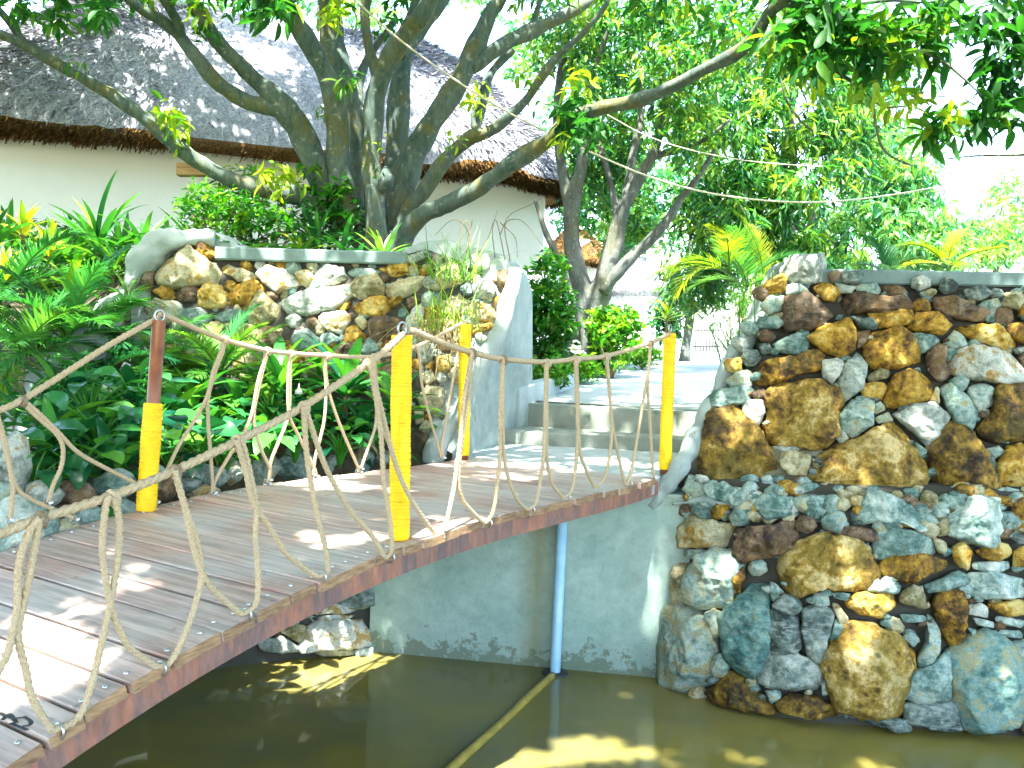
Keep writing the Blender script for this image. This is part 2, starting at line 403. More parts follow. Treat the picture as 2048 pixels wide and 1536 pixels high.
def abut():
    b = NB('stained_green_concrete'); p = b.pos(); xyz = b.n('SeparateXYZ', {0: p})
    n1 = b.noise(p, 2.2, 6, .65, .6); n2 = b.noise(p, 11, 6, .75); n3 = b.noise(p, 60, 4, .7)
    c = b.mix(b.ramp(n1.outputs[0], [(.3, 0.), (.7, 1.)]).outputs[0], (.21, .33, .28), (.35, .46, .395))
    c = b.mix(.5, c, b.ramp(n2.outputs[0], [(.3, .34), (.7, .72)]).outputs[0], 'OVERLAY')
    # ochre water stain beside the pipe
    dx = b.math('ABSOLUTE', b.math('SUBTRACT', xyz.outputs[0], .22))
    st = b.math('MULTIPLY', b.math('SUBTRACT', 1., b.math('MULTIPLY', dx, 6.5), True), b.math('ADD', b.math('MULTIPLY', n1.outputs[0], 1.1), .1, True))
    c = b.mix(b.math('MULTIPLY', st, .85, True), c, (.17, .15, .035))
    # runs from the top edge
    tp = b.math('ADD', b.math('MULTIPLY', b.math('SUBTRACT', xyz.outputs[2], 1.0), 2.4), b.math('MULTIPLY', b.math('SUBTRACT', n2.outputs[0], .62), 3.4))
    c = b.mix(b.math('MULTIPLY', tp, .9, True), c, (.12, .12, .035))
    # algae crust above the water line
    al = b.math('SUBTRACT', b.math('MULTIPLY', n2.outputs[0], 1.0), b.math('ADD', b.math('MULTIPLY', xyz.outputs[2], .9), .40))
    c = b.mix(b.ramp(al, [(.0, 0.), (.05, .7)]).outputs[0], c, (.10, .12, .06))
    sp = b.ramp(n3.outputs[0], [(.68, 0.), (.72, .7)]).outputs[0]
    c = b.mix(sp, c, (.05, .07, .06))
    return b.done(c, .75, b.bump(n2.outputs[0], .2, .01), .3)
MAT['abut'] = abut()
def soil():
    b = NB('garden_soil'); n = b.noise(b.pos(), 12, 6, .7); return b.done(b.ramp(n.outputs[0], [(.3, (.03, .026, .016)), (.7, (.10, .085, .05))]).outputs[0], .95, b.bump(n.outputs[0], .6, .03))
MAT['soil'] = soil()
def groundm():
    b = NB('sandy_ground'); p = b.pos(); n = b.noise(p, .5, 6, .65); n2 = b.noise(p, 9, 5, .7)
    c = b.ramp(n.outputs[0], [(.35, (.08, .10, .04)), (.55, (.17, .16, .10)), (.7, (.28, .26, .2))]).outputs[0]
    c = b.mix(.4, c, b.ramp(n2.outputs[0], [(.3, .3), (.7, .75)]).outputs[0], 'OVERLAY')
    return b.done(c, .95, b.bump(n2.outputs[0], .5, .02))
MAT['ground'] = groundm()
def water():
    b = NB('muddy_pond_water'); p = b.pos(); n = b.noise(p, 5, 3, .5, .3); n2 = b.noise(p, .9, 4)
    c = b.ramp(n2.outputs[0], [(.35, (.14, .14, .06)), (.65, (.22, .185, .035))]).outputs[0]
    return b.done(c, .035, b.bump(n.outputs[0], .03, .02), .5, IOR=1.38)
MAT['water'] = water()
def thatch(name, a, c_, d, g=17):
    b = NB(name); p = b.pos(); v = b.attr(); n = b.noise(p, 1.3, 5, .6); n2 = b.noise(b.n('Mapping', {'Vector': p, 'Scale': (1, 1, .55)}), g, 5, .8); n3 = b.noise(p, 60, 3, .7)
    f = b.math('ADD', b.math('ADD', b.math('MULTIPLY', v, .30), b.math('MULTIPLY', n2.outputs[0], .62)), b.math('MULTIPLY', b.math('SUBTRACT', n3.outputs[0], .5), .5))
    c = b.ramp(f, [(.30, a), (.46, c_), (.62, d)]).outputs[0]
    c = b.mix(b.ramp(n.outputs[0], [(.5, 0.), (.75, .35)]).outputs[0], c, (.13, .13, .145))
    return b.done(c, .95, b.bump(n2.outputs[0], 1., .05), .1)
MAT['thatch'] = thatch('grey_thatch', (.12, .125, .155), (.46, .48, .56), (.82, .81, .80), 24)
MAT['thatch_edge'] = thatch('cut_thatch_edge', (.03, .018, .007), (.19, .105, .035), (.42, .25, .09), 30)
def cable(name, c):
    b = NB(name); return b.done(c, .6)
MAT['cable'] = cable('pale_cable', (.62, .58, .44)); MAT['iron'] = cable('black_iron', (.02, .025, .03))
def board():
    b = NB('raw_board'); n = b.noise(b.n('Mapping', {'Vector': b.pos(), 'Scale': (3, 3, 30)}), 3, 4)
    return b.done(b.ramp(n.outputs[0], [(.3, (.30, .17, .08)), (.7, (.50, .31, .17))]).outputs[0], .8)
MAT['board'] = board()
def flat(name, c, r=.6): b = NB(name); return b.done(c, r)
MAT['flower'] = flat('pale_petals', (.85, .82, .72)); MAT['glass'] = flat('dark_window', (.03, .06, .08), .15)
MAT['pale'] = mk_plaster('pale_cast_stone', (.6, .56, .45), (.42, .38, .3), .6, False, 4)
# ------------------------------------------------------------------ rope bridge
TH = .558; BD = arr(math.sin(TH), math.cos(TH), 0); BN = arr(-math.cos(TH), math.sin(TH), 0); BW = 1.4
P0 = arr(-.414, 3.545, 0)
def dz(s): return CAM[2]-.8195+.0575*s-.0568*s*s+.0129*s**3
def deck(s, w, dh=0.): return P0+BD*s+BN*w+arr(0, 0, dz(s)+dh)
def tangent(s): return unit(deck(s+.02, 0)-deck(s-.02, 0))
DECK_ANG = -TH
MAT['deck'] = deckmat(); MAT['endgrain'] = boardend()
def side(px, py, w):
    """where the pixel's ray meets the upright plane through one edge of the bridge"""
    r = ray(px, py); t = (BN[:2]@(P0[:2]+BN[:2]*w))/(BN[:2]@r[:2]); return CAM+r*t

bridge = thing('rope_bridge', 'arched footbridge of worn brown boards with rope sides and yellow wrapped posts', 'bridge', deck(0, BW/2))
SB0, SB1 = -2.7, 2.55
s = SB0; mb = MB(); scr = []; k = 0
pat = [.13, .19, .145, .15, .12, .175, .14, .16, .11, .15]
mi = []
while s < SB1:
    w = pat[k % len(pat)]*rng.uniform(.92, 1.06); gap = rng.uniform(.004, .012)
    m = s+w/2; T = tangent(m); Nn = unit(np.cross(T, BN)); Nn = Nn if Nn[2] > 0 else -Nn
    e0, e1 = rng.normal(0, .008), rng.normal(0, .008); var = rng.uniform(0, 1)
    c = deck(m, BW/2+(e0-e1)/2)-Nn*(.019+rng.uniform(0, .004)); sk = rng.normal(0, .004)
    chbox(mb, c, unit(BN+T*sk), BW/2+.02+(e0+e1)/2, T, (w-gap)/2, Nn, .019, .003, var)
    mi += [0]*8+[1]*6
    for ss in ((s+.035, s+w-.035) if w > .125 else (m,)):
        for ww in (.045, BW-.045): scr.append((ss, ww+rng.normal(0, .006), Nn))
    s += w; k += 1
make('deck_boards', mb, [MAT['deck'], MAT['endgrain']], bridge, False, matidx=mi)
screw0 = None
for ss, ww, Nn in scr:
    if ss > .35 or ss < -1.9 or rng.random() < .12: continue
    q = deck(ss, ww)
    if screw0 is None:
        screw0 = make('deck_screw', lathe(MB(), q, [(.0085, -.001), (.0085, .002), (.0055, .0045), (0.0002, .005)], 8), MAT['steel'], bridge, origin=q); o = screw0
    else: o = screw0.copy(); COL.objects.link(o); o.parent = bridge
    o.location = [float(x) for x in q-wloc(bridge)]
mb = MB()
for st in ([(0, 1425), (14, 1432), (30, 1436), (48, 1434)], [(4, 1440), (20, 1428), (34, 1446)], [(48, 1432), (62, 1442), (58, 1450), (44, 1452)], [(20, 1446), (40, 1454), (56, 1460)]):
    q = [side(x, y, 0) for x, y in st]
    pp_ = []
    for x, y in st:
        z = 1.03
        for _ in range(4):
            g = G(x, y, z); ss = (g-P0)[:2]@BD[:2]; z = float(dz(ss))+.0025
        pp_.append(G(x, y, z))
    p = catmull(pp_, 6); t = unit(np.gradient(p, axis=0)); l = np.cross(t, arr(0, 0, 1))*.0065
    mb.add(np.stack([p-l, p+l], 1).reshape(-1, 3), grid_faces(len(p), 2))
make('paint_mark', mb, MAT['dark'], bridge)
# side beams: channel section following the arch
for w, sg in ((0.012, -1), (BW-.012, 1)):
    mb = MB(); S = np.linspace(SB0-.1, SB1+.12, 70); V = []
    for q in S:
        o = deck(q, w); Nn = arr(0, 0, 1)
        prof = [(.0, -.040), (.0, -.128), (.05, -.128), (.05, -.120), (.008, -.120), (.008, -.048), (.05, -.048), (.05, -.040)]
        V += [o-sg*BN*(-.004) - sg*BN*a + arr(0, 0, b) for a, b in prof]
    mb.add(V, grid_faces(len(S), 8, True)); make('side_beam', mb, MAT['rust'], bridge, False)
mb = MB()
for q in np.arange(SB0+.2, SB1, .55):
    o = deck(q, BW/2, -.085); box(mb, o, BN, BW/2-.025, BD, .025, arr(0, 0, 1), .036)
make('cross_beams', mb, MAT['rust'], bridge, False)

def rope_pts(ctrl, w, dw=0., per=10): return catmull([side(x, y, w+dw) for x, y in ctrl], per)
def add_rope(mb, pts, r, var=.5, tw=None):
    d = np.linalg.norm(pts-CAM, axis=1).mean(); tw = tw or r*7.5
    step = tw/17 if d < 4.2 else tw/9
    p, _ = resample(pts, step); p = p+rng.normal(0, r*.02, p.shape)
    tube(mb, p, r, 15 if d < 4.2 else 9, var, twist=tw, amp=.5)

# posts
def post(base, top, r_pole, wrap_from, wrap_to, r_wrap, pole_mat):
    base, top = np.asarray(base), np.asarray(top); ax = top-base; L = np.linalg.norm(ax)
    mb = MB(); tube(mb, np.array([base-ax/L*.03, base+ax*.5, top]), r_pole, 18); po = make('post', mb, pole_mat, bridge)
    mb = MB(); n = int(L*(wrap_to-wrap_from)/.0045); t = np.linspace(wrap_from, wrap_to, n)
    ph = np.arange(n)*2*np.pi/3.0
    rr = r_wrap+.0012*np.cos(ph)+.0012*np.sin(np.arange(n)*.11)+rng.normal(0, .0005, n); rr[0] *= .93; rr[-1] *= .9
    tube(mb, base[None]+ax[None]*t[:, None], rr, 20); make('cord_wrap', mb, MAT['wrap'], po)
    mb = MB(); u = unit(ax); torus(mb, top+u*.022, .026, .0045, BD, u); make('eye_ring', mb, MAT['steel'], po)
    return po
pA0 = side(798, 1086, .07); pA1 = side(804, 668, .07); post(pA0, pA1, .036, .02, .995, .0425, MAT['pole'])
pB0 = side(292, 1021, BW-.02); pB1 = side(318, 641, BW-.02)
post(pB0, pB1, .031, .0, .565, .0445, MAT['pole'])
pC0 = side(927, 910, BW-.02); pC1 = side(931, 645, BW-.02); post(pC0, pC1, .034, .0, .99, .042, MAT['pole'])
pD0 = side(1330, 938, .02); pD1 = side(1340, 664, .02); post(pD0, pD1, .034, .0, .99, .042, MAT['pole'])

pE0, pE1 = deck(-2.52, .03, .0), deck(-2.52, .03, .86); post(pE0, pE1, .036, .02, .995, .0425, MAT['pole'])
pF0, pF1 = deck(-2.52, BW-.02, .0), deck(-2.52, BW-.02, .86); post(pF0, pF1, .034, .0, .99, .042, MAT['pole'])
NEAR_END = {0.: pE1+arr(0, 0, .02), BW: pF1+arr(0, 0, .02)}
# hand ropes ---------------------------------------------------------
HR = [[(823, 660), (886, 686), (944, 705), (1006, 718), (1092, 724), (1150, 718), (1212, 712), (1301, 686), (1338, 668)],
      [(806, 668), (780, 692), (736, 727), (606, 813), (478, 880), (349, 941), (222, 992), (79, 1037), (0, 1067), (-90, 1094)]]
HL = [[(320, 634), (331, 632), (444, 678), (533, 701), (581, 707), (653, 711), (746, 713), (830, 694), (925, 646)],
      [(316, 636), (222, 688), (137, 742), (44, 800), (0, 820), (-90, 858)]]
NET_R = [
 [(79, 1036), (58, 1066), (38, 1131), (34, 1216), (17, 1301), (0, 1336), (-30, 1400)],
 [(79, 1036), (73, 1079), (53, 1182), (36, 1267), (51, 1336), (65, 1397), (99, 1452), (113, 1458), (154, 1438), (178, 1387), (205, 1278), (222, 1199), (236, 1113), (238, 1038), (226, 994)],
 [(222, 992), (212, 1011), (205, 1096), (216, 1182), (232, 1243), (260, 1295), (301, 1325), (318, 1333), (342, 1322), (369, 1271), (393, 1202), (403, 1148), (393, 1079), (369, 1011), (349, 941)],
 [(349, 941), (353, 953), (373, 1026), (386, 1090), (403, 1142), (424, 1176), (475, 1222), (489, 1226), (513, 1204), (516, 1142), (511, 1073), (513, 1019), (502, 954), (485, 886), (478, 880)],
 [(474, 880), (476, 890), (492, 944), (507, 1005), (540, 1056), (574, 1108), (625, 1147), (639, 1152), (656, 1140), (649, 1087), (629, 1005), (615, 920), (608, 835), (606, 813)],
 [(608, 813), (619, 841), (643, 913), (670, 971), (708, 1030), (749, 1078), (766, 1110), (776, 1112), (783, 1095), (780, 1044), (768, 962), (761, 860), (746, 760), (736, 727)],
 [(738, 727), (756, 792), (773, 860), (790, 925), (812, 979), (838, 1024), (867, 1063), (877, 1071), (892, 1045), (902, 1004), (910, 963), (916, 915), (922, 870), (929, 792), (944, 705)],
 [(944, 705), (935, 800), (921, 900), (917, 963), (925, 999), (941, 1020), (964, 1042), (972, 1044), (986, 1022), (994, 973), (1000, 911), (1001, 826), (1006, 718)],
 [(1006, 718), (1005, 826), (1008, 911), (1019, 963), (1035, 999), (1050, 1016), (1058, 1018), (1072, 1005), (1080, 963), (1088, 901), (1091, 792), (1092, 725)],
 [(1094, 725), (1093, 850), (1094, 917), (1105, 967), (1123, 991), (1130, 993), (1143, 980), (1150, 945), (1155, 877), (1153, 790), (1150, 718)],
 [(1153, 718), (1156, 800), (1157, 860), (1162, 912), (1185, 967), (1192, 973), (1203, 965), (1214, 940), (1223, 874), (1222, 823), (1212, 712)],
 [(1214, 712), (1219, 780), (1225, 850), (1234, 899), (1248, 960), (1255, 966), (1266, 925), (1283, 823), (1297, 740), (1301, 686)],
 [(1301, 686), (1296, 772), (1299, 833), (1306, 942), (1308, 955)]]
NET_L = [
 [(0, 844), (14, 903), (24, 960), (26, 985), (21, 1039)], [(-5, 830), (10, 895), (31, 971), (62, 998), (109, 1019), (150, 1038)],
 [(44, 800), (60, 820), (85, 843), (113, 868), (126, 896), (122, 935), (106, 971), (97, 1005)],
 [(44, 800), (65, 815), (95, 843), (118, 866), (154, 903), (205, 933), (267, 964), (306, 990), (312, 1004)],
 [(448, 678), (441, 705), (427, 742), (414, 793), (393, 834), (359, 889), (335, 937), (326, 950)],
 [(450, 678), (445, 705), (431, 742), (417, 793), (416, 837), (421, 906), (425, 965), (424, 990)],
 [(533, 701), (529, 717), (515, 769), (504, 827), (485, 872), (458, 913), (430, 962), (427, 985)],
 [(535, 701), (532, 717), (519, 769), (508, 827), (511, 860), (524, 903), (540, 940), (536, 967)],
 [(581, 707), (577, 728), (576, 793), (576, 834), (560, 878), (543, 920), (538, 960)],
 [(583, 707), (581, 728), (580, 793), (580, 834), (595, 868), (614, 906), (629, 937), (633, 953)],
 [(652, 711), (648, 727), (652, 776), (648, 844), (631, 913), (626, 950)],
 [(655, 711), (651, 727), (656, 776), (671, 826), (691, 877), (715, 932), (719, 944)],
 [(746, 713), (752, 790), (751, 850), (735, 900), (722, 938)], [(748, 713), (756, 790), (762, 850), (790, 915), (794, 932)],
 [(830, 694), (838, 710), (845, 775), (862, 843), (880, 905), (883, 915)],
 [(917, 700), (903, 775), (890, 850), (882, 890), (886, 916)]]
for hand, net, w, dw in ((HR, NET_R, 0., -.018), (HL, NET_L, BW, .018)):
    mb = MB(); rope_r = .0118
    for ci, c in enumerate(hand):
        pw = np.array([side(x, y, w) for x, y in c])
        if ci == 1: pw = np.vstack([pw, pw[-1]*.45+NEAR_END[w]*.55-arr(0, 0, .05), NEAR_END[w]])
        add_rope(mb, catmull(pw, 10), rope_r, rng.uniform(.3, .7))
    hr = make('hand_rope', mb, MAT['rope'], bridge)
    for c in net:
        mb = MB(); pts = rope_pts(c, w, dw if w == 0 else 0)
        add_rope(mb, pts, .0086, rng.uniform(.2, .8))
        for px, py in (c[0], c[-1]):   # hitch round the hand rope
            dmin = min(abs(px-x)+abs(py-y) for h in hand for x, y in h)
            if dmin < 14:
                q = side(px, py, w); torus(mb, q+arr(0, 0, -.004), .0165, .008, unit(arr(BN[0], BN[1], 0)), arr(0, 0, 1), .5, 16, 8)
                torus(mb, q+BD*.013+arr(0, 0, -.006), .0165, .008, unit(BN+BD*.4), arr(0, 0, 1), .5, 16, 8)
        make('net_rope', mb, MAT['rope'], hr)
    # shackles that hold the rope loops to the beam
    for c in net:
        low = max(c, key=lambda q: q[1])
        if not (0 < low[0] < 1320) or low in (c[0],): continue
        mb = MB(); q = side(low[0], low[1], w)+arr(0, 0, -.004)+(BN*-.012 if w == 0 else BN*.012)
        torus(mb, q, .021, .004, BN, arr(0, 0, 1)); lathe(mb, q+BN*(.03 if w == 0 else -.03)+arr(0, 0, .006), [(.011, -.004), (.011, .004), (.006, .008), (.0003, .009)], 8)
        make('shackle', mb, MAT['steel'], bridge)

# ------------------------------------------------------------------ landing, steps, path, kerb
ZL = float(dz(2.55))-.004
A1, B1 = G(1035, 888, ZL), G(1385, 907, ZL); dA = (A1-CAM)@FW
ZT = ZL+26/F*dA; A2, B2 = G(1068, 852, ZT), G(1396, 873, ZT); ZP = ZT+45/F*((A2-CAM)@FW)
u1 = unit(B1-A1); u2 = unit(B2-A2)
steps = thing('concrete_steps', 'two low concrete steps between the bridge deck and the pale path', 'steps', (A1+B1)/2)
def prism(mb, poly, z0, z1, var=.5, bev=.012):
    p = np.asarray(poly, float)[:, :2]; n = len(p); c = p.mean(0); pin = c+(p-c)*(1-bev/np.linalg.norm(p-c, axis=1, keepdims=True))
    v = np.vstack([np.c_[p, np.full(n, z0)], np.c_[p, np.full(n, z1-bev)], np.c_[pin, np.full(n, z1)], [[*c, z1]]])
    q = []; t = []
    for i in range(n):
        j = (i+1) % n; q += [(i, j, n+j, n+i), (n+i, n+j, 2*n+j, 2*n+i)]; t.append((2*n+i, 2*n+j, 3*n))
    mb.add(v, q, t, var); return mb
e0 = deck(2.555, BW+.25)[:2]; e1 = deck(2.555, .0)[:2]
mb = prism(MB(), [e1, (B1+u1*.05)[:2]+arr(.02, 0), (A1-u1*.3)[:2], e0], ZL-.11, ZL); make('landing', mb, MAT['path'], steps, False)
back = arr(.25, .95)*.9
mb = prism(MB(), [(A1-u1*.3)[:2], (B1+u1*.3)[:2], (B2+u2*.3)[:2]+arr(0, .02), (A2-u2*.3)[:2]+arr(0, .02)], .9, ZT); make('step', mb, MAT['concrete'], steps, False)
mb = prism(MB(), [(A2-u2*.3)[:2], (B2+u2*.3)[:2], (B2+u2*.3)[:2]+back*.5, (A2-u2*.3)[:2]+back*.5], .9, ZP); make('step', mb, MAT['concrete'], steps, False)
PL = [(1040, 806, 8.02), (1130, 776, 9.3), (1215, 747, 11.5), (1300, 725, 15), (1345, 713.5, 18.5)]
PR = [(1440, 828, 7.5), (1462, 776, 9.3), (1480, 746, 11.5), (1490, 723, 15), (1500, 711, 18.5)]
pl = catmull([P(*a) for a in PL], 8); pr = catmull([P(*a) for a in PR], 8)
k0 = (A2-u2*.25)+arr(back[0]*.25, back[1]*.25, 0); k0[2] = ZP+.004; pl[0] = k0; k1 = (B2+u2*.3)+arr(back[0]*.25, back[1]*.25, 0); k1[2] = ZP+.004; pr[0] = k1
V = []; nc = 9
for a, b in zip(pl, pr):
    for t in np.linspace(0, 1, nc): V.append(a+(b-a)*t)
o = make('path', MB().add(V, grid_faces(len(pl), nc)), MAT['path']); tag(o, 'pale concrete path climbing away behind the steps', 'path', kind='structure')
LW = catmull([P(1040, 780, 7.75), P(1061, 770, 8.0), P(1143, 749, 9.3), P(1215, 733, 11.5), P(1308, 720, 15), P(1345, 709, 18.5)], 8)
V = []
for i, a in enumerate(LW):
    t = unit(LW[min(i+1, len(LW)-1)]-LW[max(i-1, 0)]); l = unit(arr(-t[1], t[0], 0))
    V += [a+l*0+arr(0, 0, -.7), a-arr(0, 0, .012), a+l*.012, a+l*.13, a+l*.142-arr(0, 0, .012), a+l*.142-arr(0, 0, .7)]
o = make('low_wall', MB().add(V, list(map(tuple, grid_faces(len(LW), 6)))+[(0, 1, 4, 5), (1, 2, 3, 4)]), MAT['smooth_plaster'], smooth=False); tag(o, 'low smooth plastered kerb wall along the planted side of the path', 'low wall')
# ------------------------------------------------------------------ water, ground, abutment
AL, AR = G(738, 1302, 0), G(1330, 1357, 0)
ua = unit(AR-AL); na = arr(-ua[1], ua[0], 0)
def lerp_tab(x, tab): return np.interp(x, [a for a, _ in tab], [b for _, b in tab])
o = make('pond_water', MB().add([(-5, -1, 0), (9, -1, 0), (9, 7.2, 0), (-5, 7.2, 0)], [(0, 1, 2, 3)]), MAT['water']); tag(o, 'still muddy olive brown pond water', 'water', kind='structure')
ab = thing('abutment_wall', 'smooth green stained concrete wall under the far end of the bridge', 'wall', (AL+AR)/2)
mb = prism(MB(), [AL[:2]-ua[:2]*.0, AR[:2]+ua[:2]*.25, AR[:2]+ua[:2]*.25+na[:2]*1.0, AL[:2]+na[:2]*1.0], -.7, 1.245); make('wall', mb, MAT['abut'], ab, False)
def zg(x, y): return 1.58+.05*np.clip(y-8, 0, 9)
POND = [(-3.9, 2.3), (-3.0, 3.6), (-2.3, 4.9), (-2.15, 6.15), (-1.0, 6.45), (1.1, 6.3), (1.6, 5.75), (7.5, 5.9), (7.5, 1.5), (1.5, 1.35), (-1.5, 1.5)]
def inside(poly, x, y):
    c = np.zeros(np.shape(x), bool); n = len(poly)
    for i in range(n):
        x0, y0 = poly[i]; x1, y1 = poly[(i+1) % n]
        k = ((y0 > y) != (y1 > y)) & (x < (x1-x0)*(y-y0)/(y1-y0+1e-12)+x0); c ^= k
    return c
xs = np.unique(np.r_[np.linspace(-900, -40, 14), np.linspace(-40, -8, 14), np.arange(-8, 9, .17), np.linspace(9, 40, 14), np.linspace(40, 900, 14)])
ys = np.unique(np.r_[np.linspace(-300, -12, 10), np.linspace(-12, 0, 10), np.arange(0, 9, .17), np.linspace(9, 60, 26), np.linspace(60, 1200, 14)])
X, Y = np.meshgrid(xs, ys); Z = zg(X, Y)
ins = inside(POND, X, Y); near = Y < 2.6
Z = np.where(near & ~ins, np.where(Y < 1.9, .58, .58+(Z-.58)*np.clip((Y-1.9)/.7, 0, 1)), Z)
BASIN = [(-6.5, 2.5), (-6.5, 6.0), (-4.2, 7.6), (.3, 8.2), (2.3, 7.9), (2.3, 6.1), (1, 6.3), (-1, 6.45), (-2.15, 6.15), (-2.3, 4.9), (-3.0, 3.6), (-3.9, 2.3)]
ins2 = inside(BASIN, X, Y); Z = np.where(ins2, .5, Z); Z = np.where(ins, -.6, Z); ins = ins | ins2
Z = Z+np.where(ins, 0, .03*np.sin(X*1.7)*np.cos(Y*1.3))*np.clip((Y-9)/4, 0, 1)
o = make('ground', MB().add(np.stack([X, Y, Z], -1).reshape(-1, 3), grid_faces(len(ys), len(xs))), MAT['ground']); tag(o, 'sandy ground with leaf litter reaching to the horizon', 'ground', kind='structure')

# ------------------------------------------------------------------ stone maker
def stone(parent, poly, dfn, typ, bulge=.42, name='stone', push=.0, amp=1., label=None, seed=None, grow=1.08):
    poly = np.asarray(poly, float); c2 = poly.mean(0)
    poly = c2+(poly-c2)*grow
    W = np.array([P(x, y, dfn(x, y)-push) for x, y in poly]); C = W.mean(0)
    e = 4.; q0 = P(c2[0], c2[1], dfn(*c2)); qx = P(c2[0]+e, c2[1], dfn(c2[0]+e, c2[1])); qy = P(c2[0], c2[1]+e, dfn(c2[0], c2[1]+e))
    nrm = unit(np.cross(qx-q0, q0-qy)); nrm = nrm if nrm@(CAM-C) > 0 else -nrm
    nrm = unit(nrm*.75+.25*unit(CAM-C))
    u = unit(np.cross(arr(0, 0, 1), nrm)); v = np.cross(nrm, u)
    p2 = np.stack([(W-C)@u, (W-C)@v], 1)
    area = abs(.5*np.sum(p2[:, 0]*np.roll(p2[:, 1], -1)-np.roll(p2[:, 0], -1)*p2[:, 1])); size = math.sqrt(area)+1e-4
    nt = 64 if size > .16 else 34; nf = 19 if size > .16 else 13
    th = np.linspace(0, 2*np.pi, nt, endpoint=False); R = np.zeros(nt)
    for i, t in enumerate(th):
        dx, dy = math.cos(t), math.sin(t); best = 0
        for k in range(len(p2)):
            a = p2[k]; b = p2[(k+1) % len(p2)]-a; den = dx*b[1]-dy*b[0]
            if abs(den) < 1e-9: continue
            tt = (a[0]*b[1]-a[1]*b[0])/den; w = (a[0]*dy-a[1]*dx)/den
            if tt > 0 and -1e-6 <= w <= 1+1e-6: best = max(best, tt)
        R[i] = best
    R = np.where(R > 0, R, size*.3)
    for _ in range(0): R = .25*np.roll(R, 1)+.5*R+.25*np.roll(R, -1)
    T = float(np.clip(bulge*size*1.1, .025, .22))
    ph = np.linspace(0, np.pi, nf); sd = seed if seed is not None else int(abs(c2[0]*13+c2[1]*7))
    rs = np.random.default_rng(sd)
    nfr = 22 if size > .16 else 11; r1 = np.linspace(0, 1, nfr)**.85; p_ = 2.5
    rho = np.r_[r1, [1., .93, .7, .35, 0.]]; h = np.r_[(1-r1**p_)**(1/p_), [-.25, -.6, -.85, -.95, -1.]]; nf = len(rho)
    pts = []
    for r_, hh in zip(rho, h):
        for j in range(nt):
            pts.append((R[j]*math.cos(th[j])*r_, R[j]*math.sin(th[j])*r_, hh*T))
    pts = np.array(pts)
    # chiselled facets
    for _ in range(rs.integers(9, 15)):
        n = unit(rs.normal(0, 1, 3)*arr(.5, .5, .2)+arr(0, 0, .8)); sc3 = arr(size*.62, size*.62, T)
        dd = rs.uniform(.52, .86); q = (pts/sc3)@n-dd*np.linalg.norm(n); m = q > 0
        pts[m] -= (q[m, None]*n[None]*sc3)*.96
    o3 = rs.uniform(0, 50, 3); por = typ in ('q', 'o')
    fr = 5.5 if size > .2 else 8
    for i in range(len(pts)):
        p = pts[i]; q = p+o3; dirn = unit(p/arr(size, size, T*1.2)+1e-6)
        a = (fbm(q, fr, 3)*.035+fbm(q, fr*4, 3)*.012)*min(size, .35)/.3*amp*.62
        if por: a -= max(0, .16-mn.noise(Vector(q*11))*.0-abs(mn.noise(Vector(q*13))))*.10*min(size, .4)
        pts[i] = p+dirn*a*1.3
    Wp = C+pts[:, :1]*u+pts[:, 1:2]*v+pts[:, 2:3]*nrm
    # merge the poles
    ring = grid_faces(nf, nt, True)
    ob = make(name, MB().add(Wp, ring, None, rs.random()), MAT[typ], parent, True, origin=C)
    if label: ob['label'] = label
    return ob
def conv(s, ox, oy, k=2.9257): return [(a/k+ox, b/k+oy) for a, b in s]
def pts(txt): a = list(map(float, txt.split())); return list(zip(a[::2], a[1::2]))

def slab(name, cols, dfn, parent, mat, rows=22, thick=.5, amp=.02, ncol=60, freq=4.):
    """thick wall whose front follows a depth function; cols = (x_top, y_top, x_bottom, y_bottom) in photo pixels"""
    c = np.asarray(cols, float); t = np.linspace(0, len(c)-1, ncol)
    cc = np.stack([np.interp(t, np.arange(len(c)), c[:, k]) for k in range(4)], 1); Fv = np.zeros((rows, ncol, 3))
    for i, r in enumerate(np.linspace(0, 1, rows)):
        for j in range(ncol):
            x = cc[j, 0]+(cc[j, 2]-cc[j, 0])*r; y = cc[j, 1]+(cc[j, 3]-cc[j, 1])*r
            w = P(x, y, dfn(x, y)); w = w+ray(x, y)*fbm(w, freq, 3)*amp; Fv[i, j] = w
    B = Fv+arr(0, thick, 0); top = .5*(Fv[0]+B[0])+arr(0, 0, .03)
    loop = np.concatenate([Fv[::-1], top[None], B], 0); nr = loop.shape[0]
    mb = MB().add(loop.reshape(-1, 3), grid_faces(nr, ncol))
    for j in (0, ncol-1):     # end caps
        col = loop[:, j]; k = rows; L = np.array([col[rows-1-i] for i in range(rows)]); Rr = np.array([col[rows+1+i] for i in range(rows)])
        v = np.stack([L, Rr], 1).reshape(-1, 3); mb.add(v, grid_faces(rows, 2))
    return make(name, mb, mat, parent)
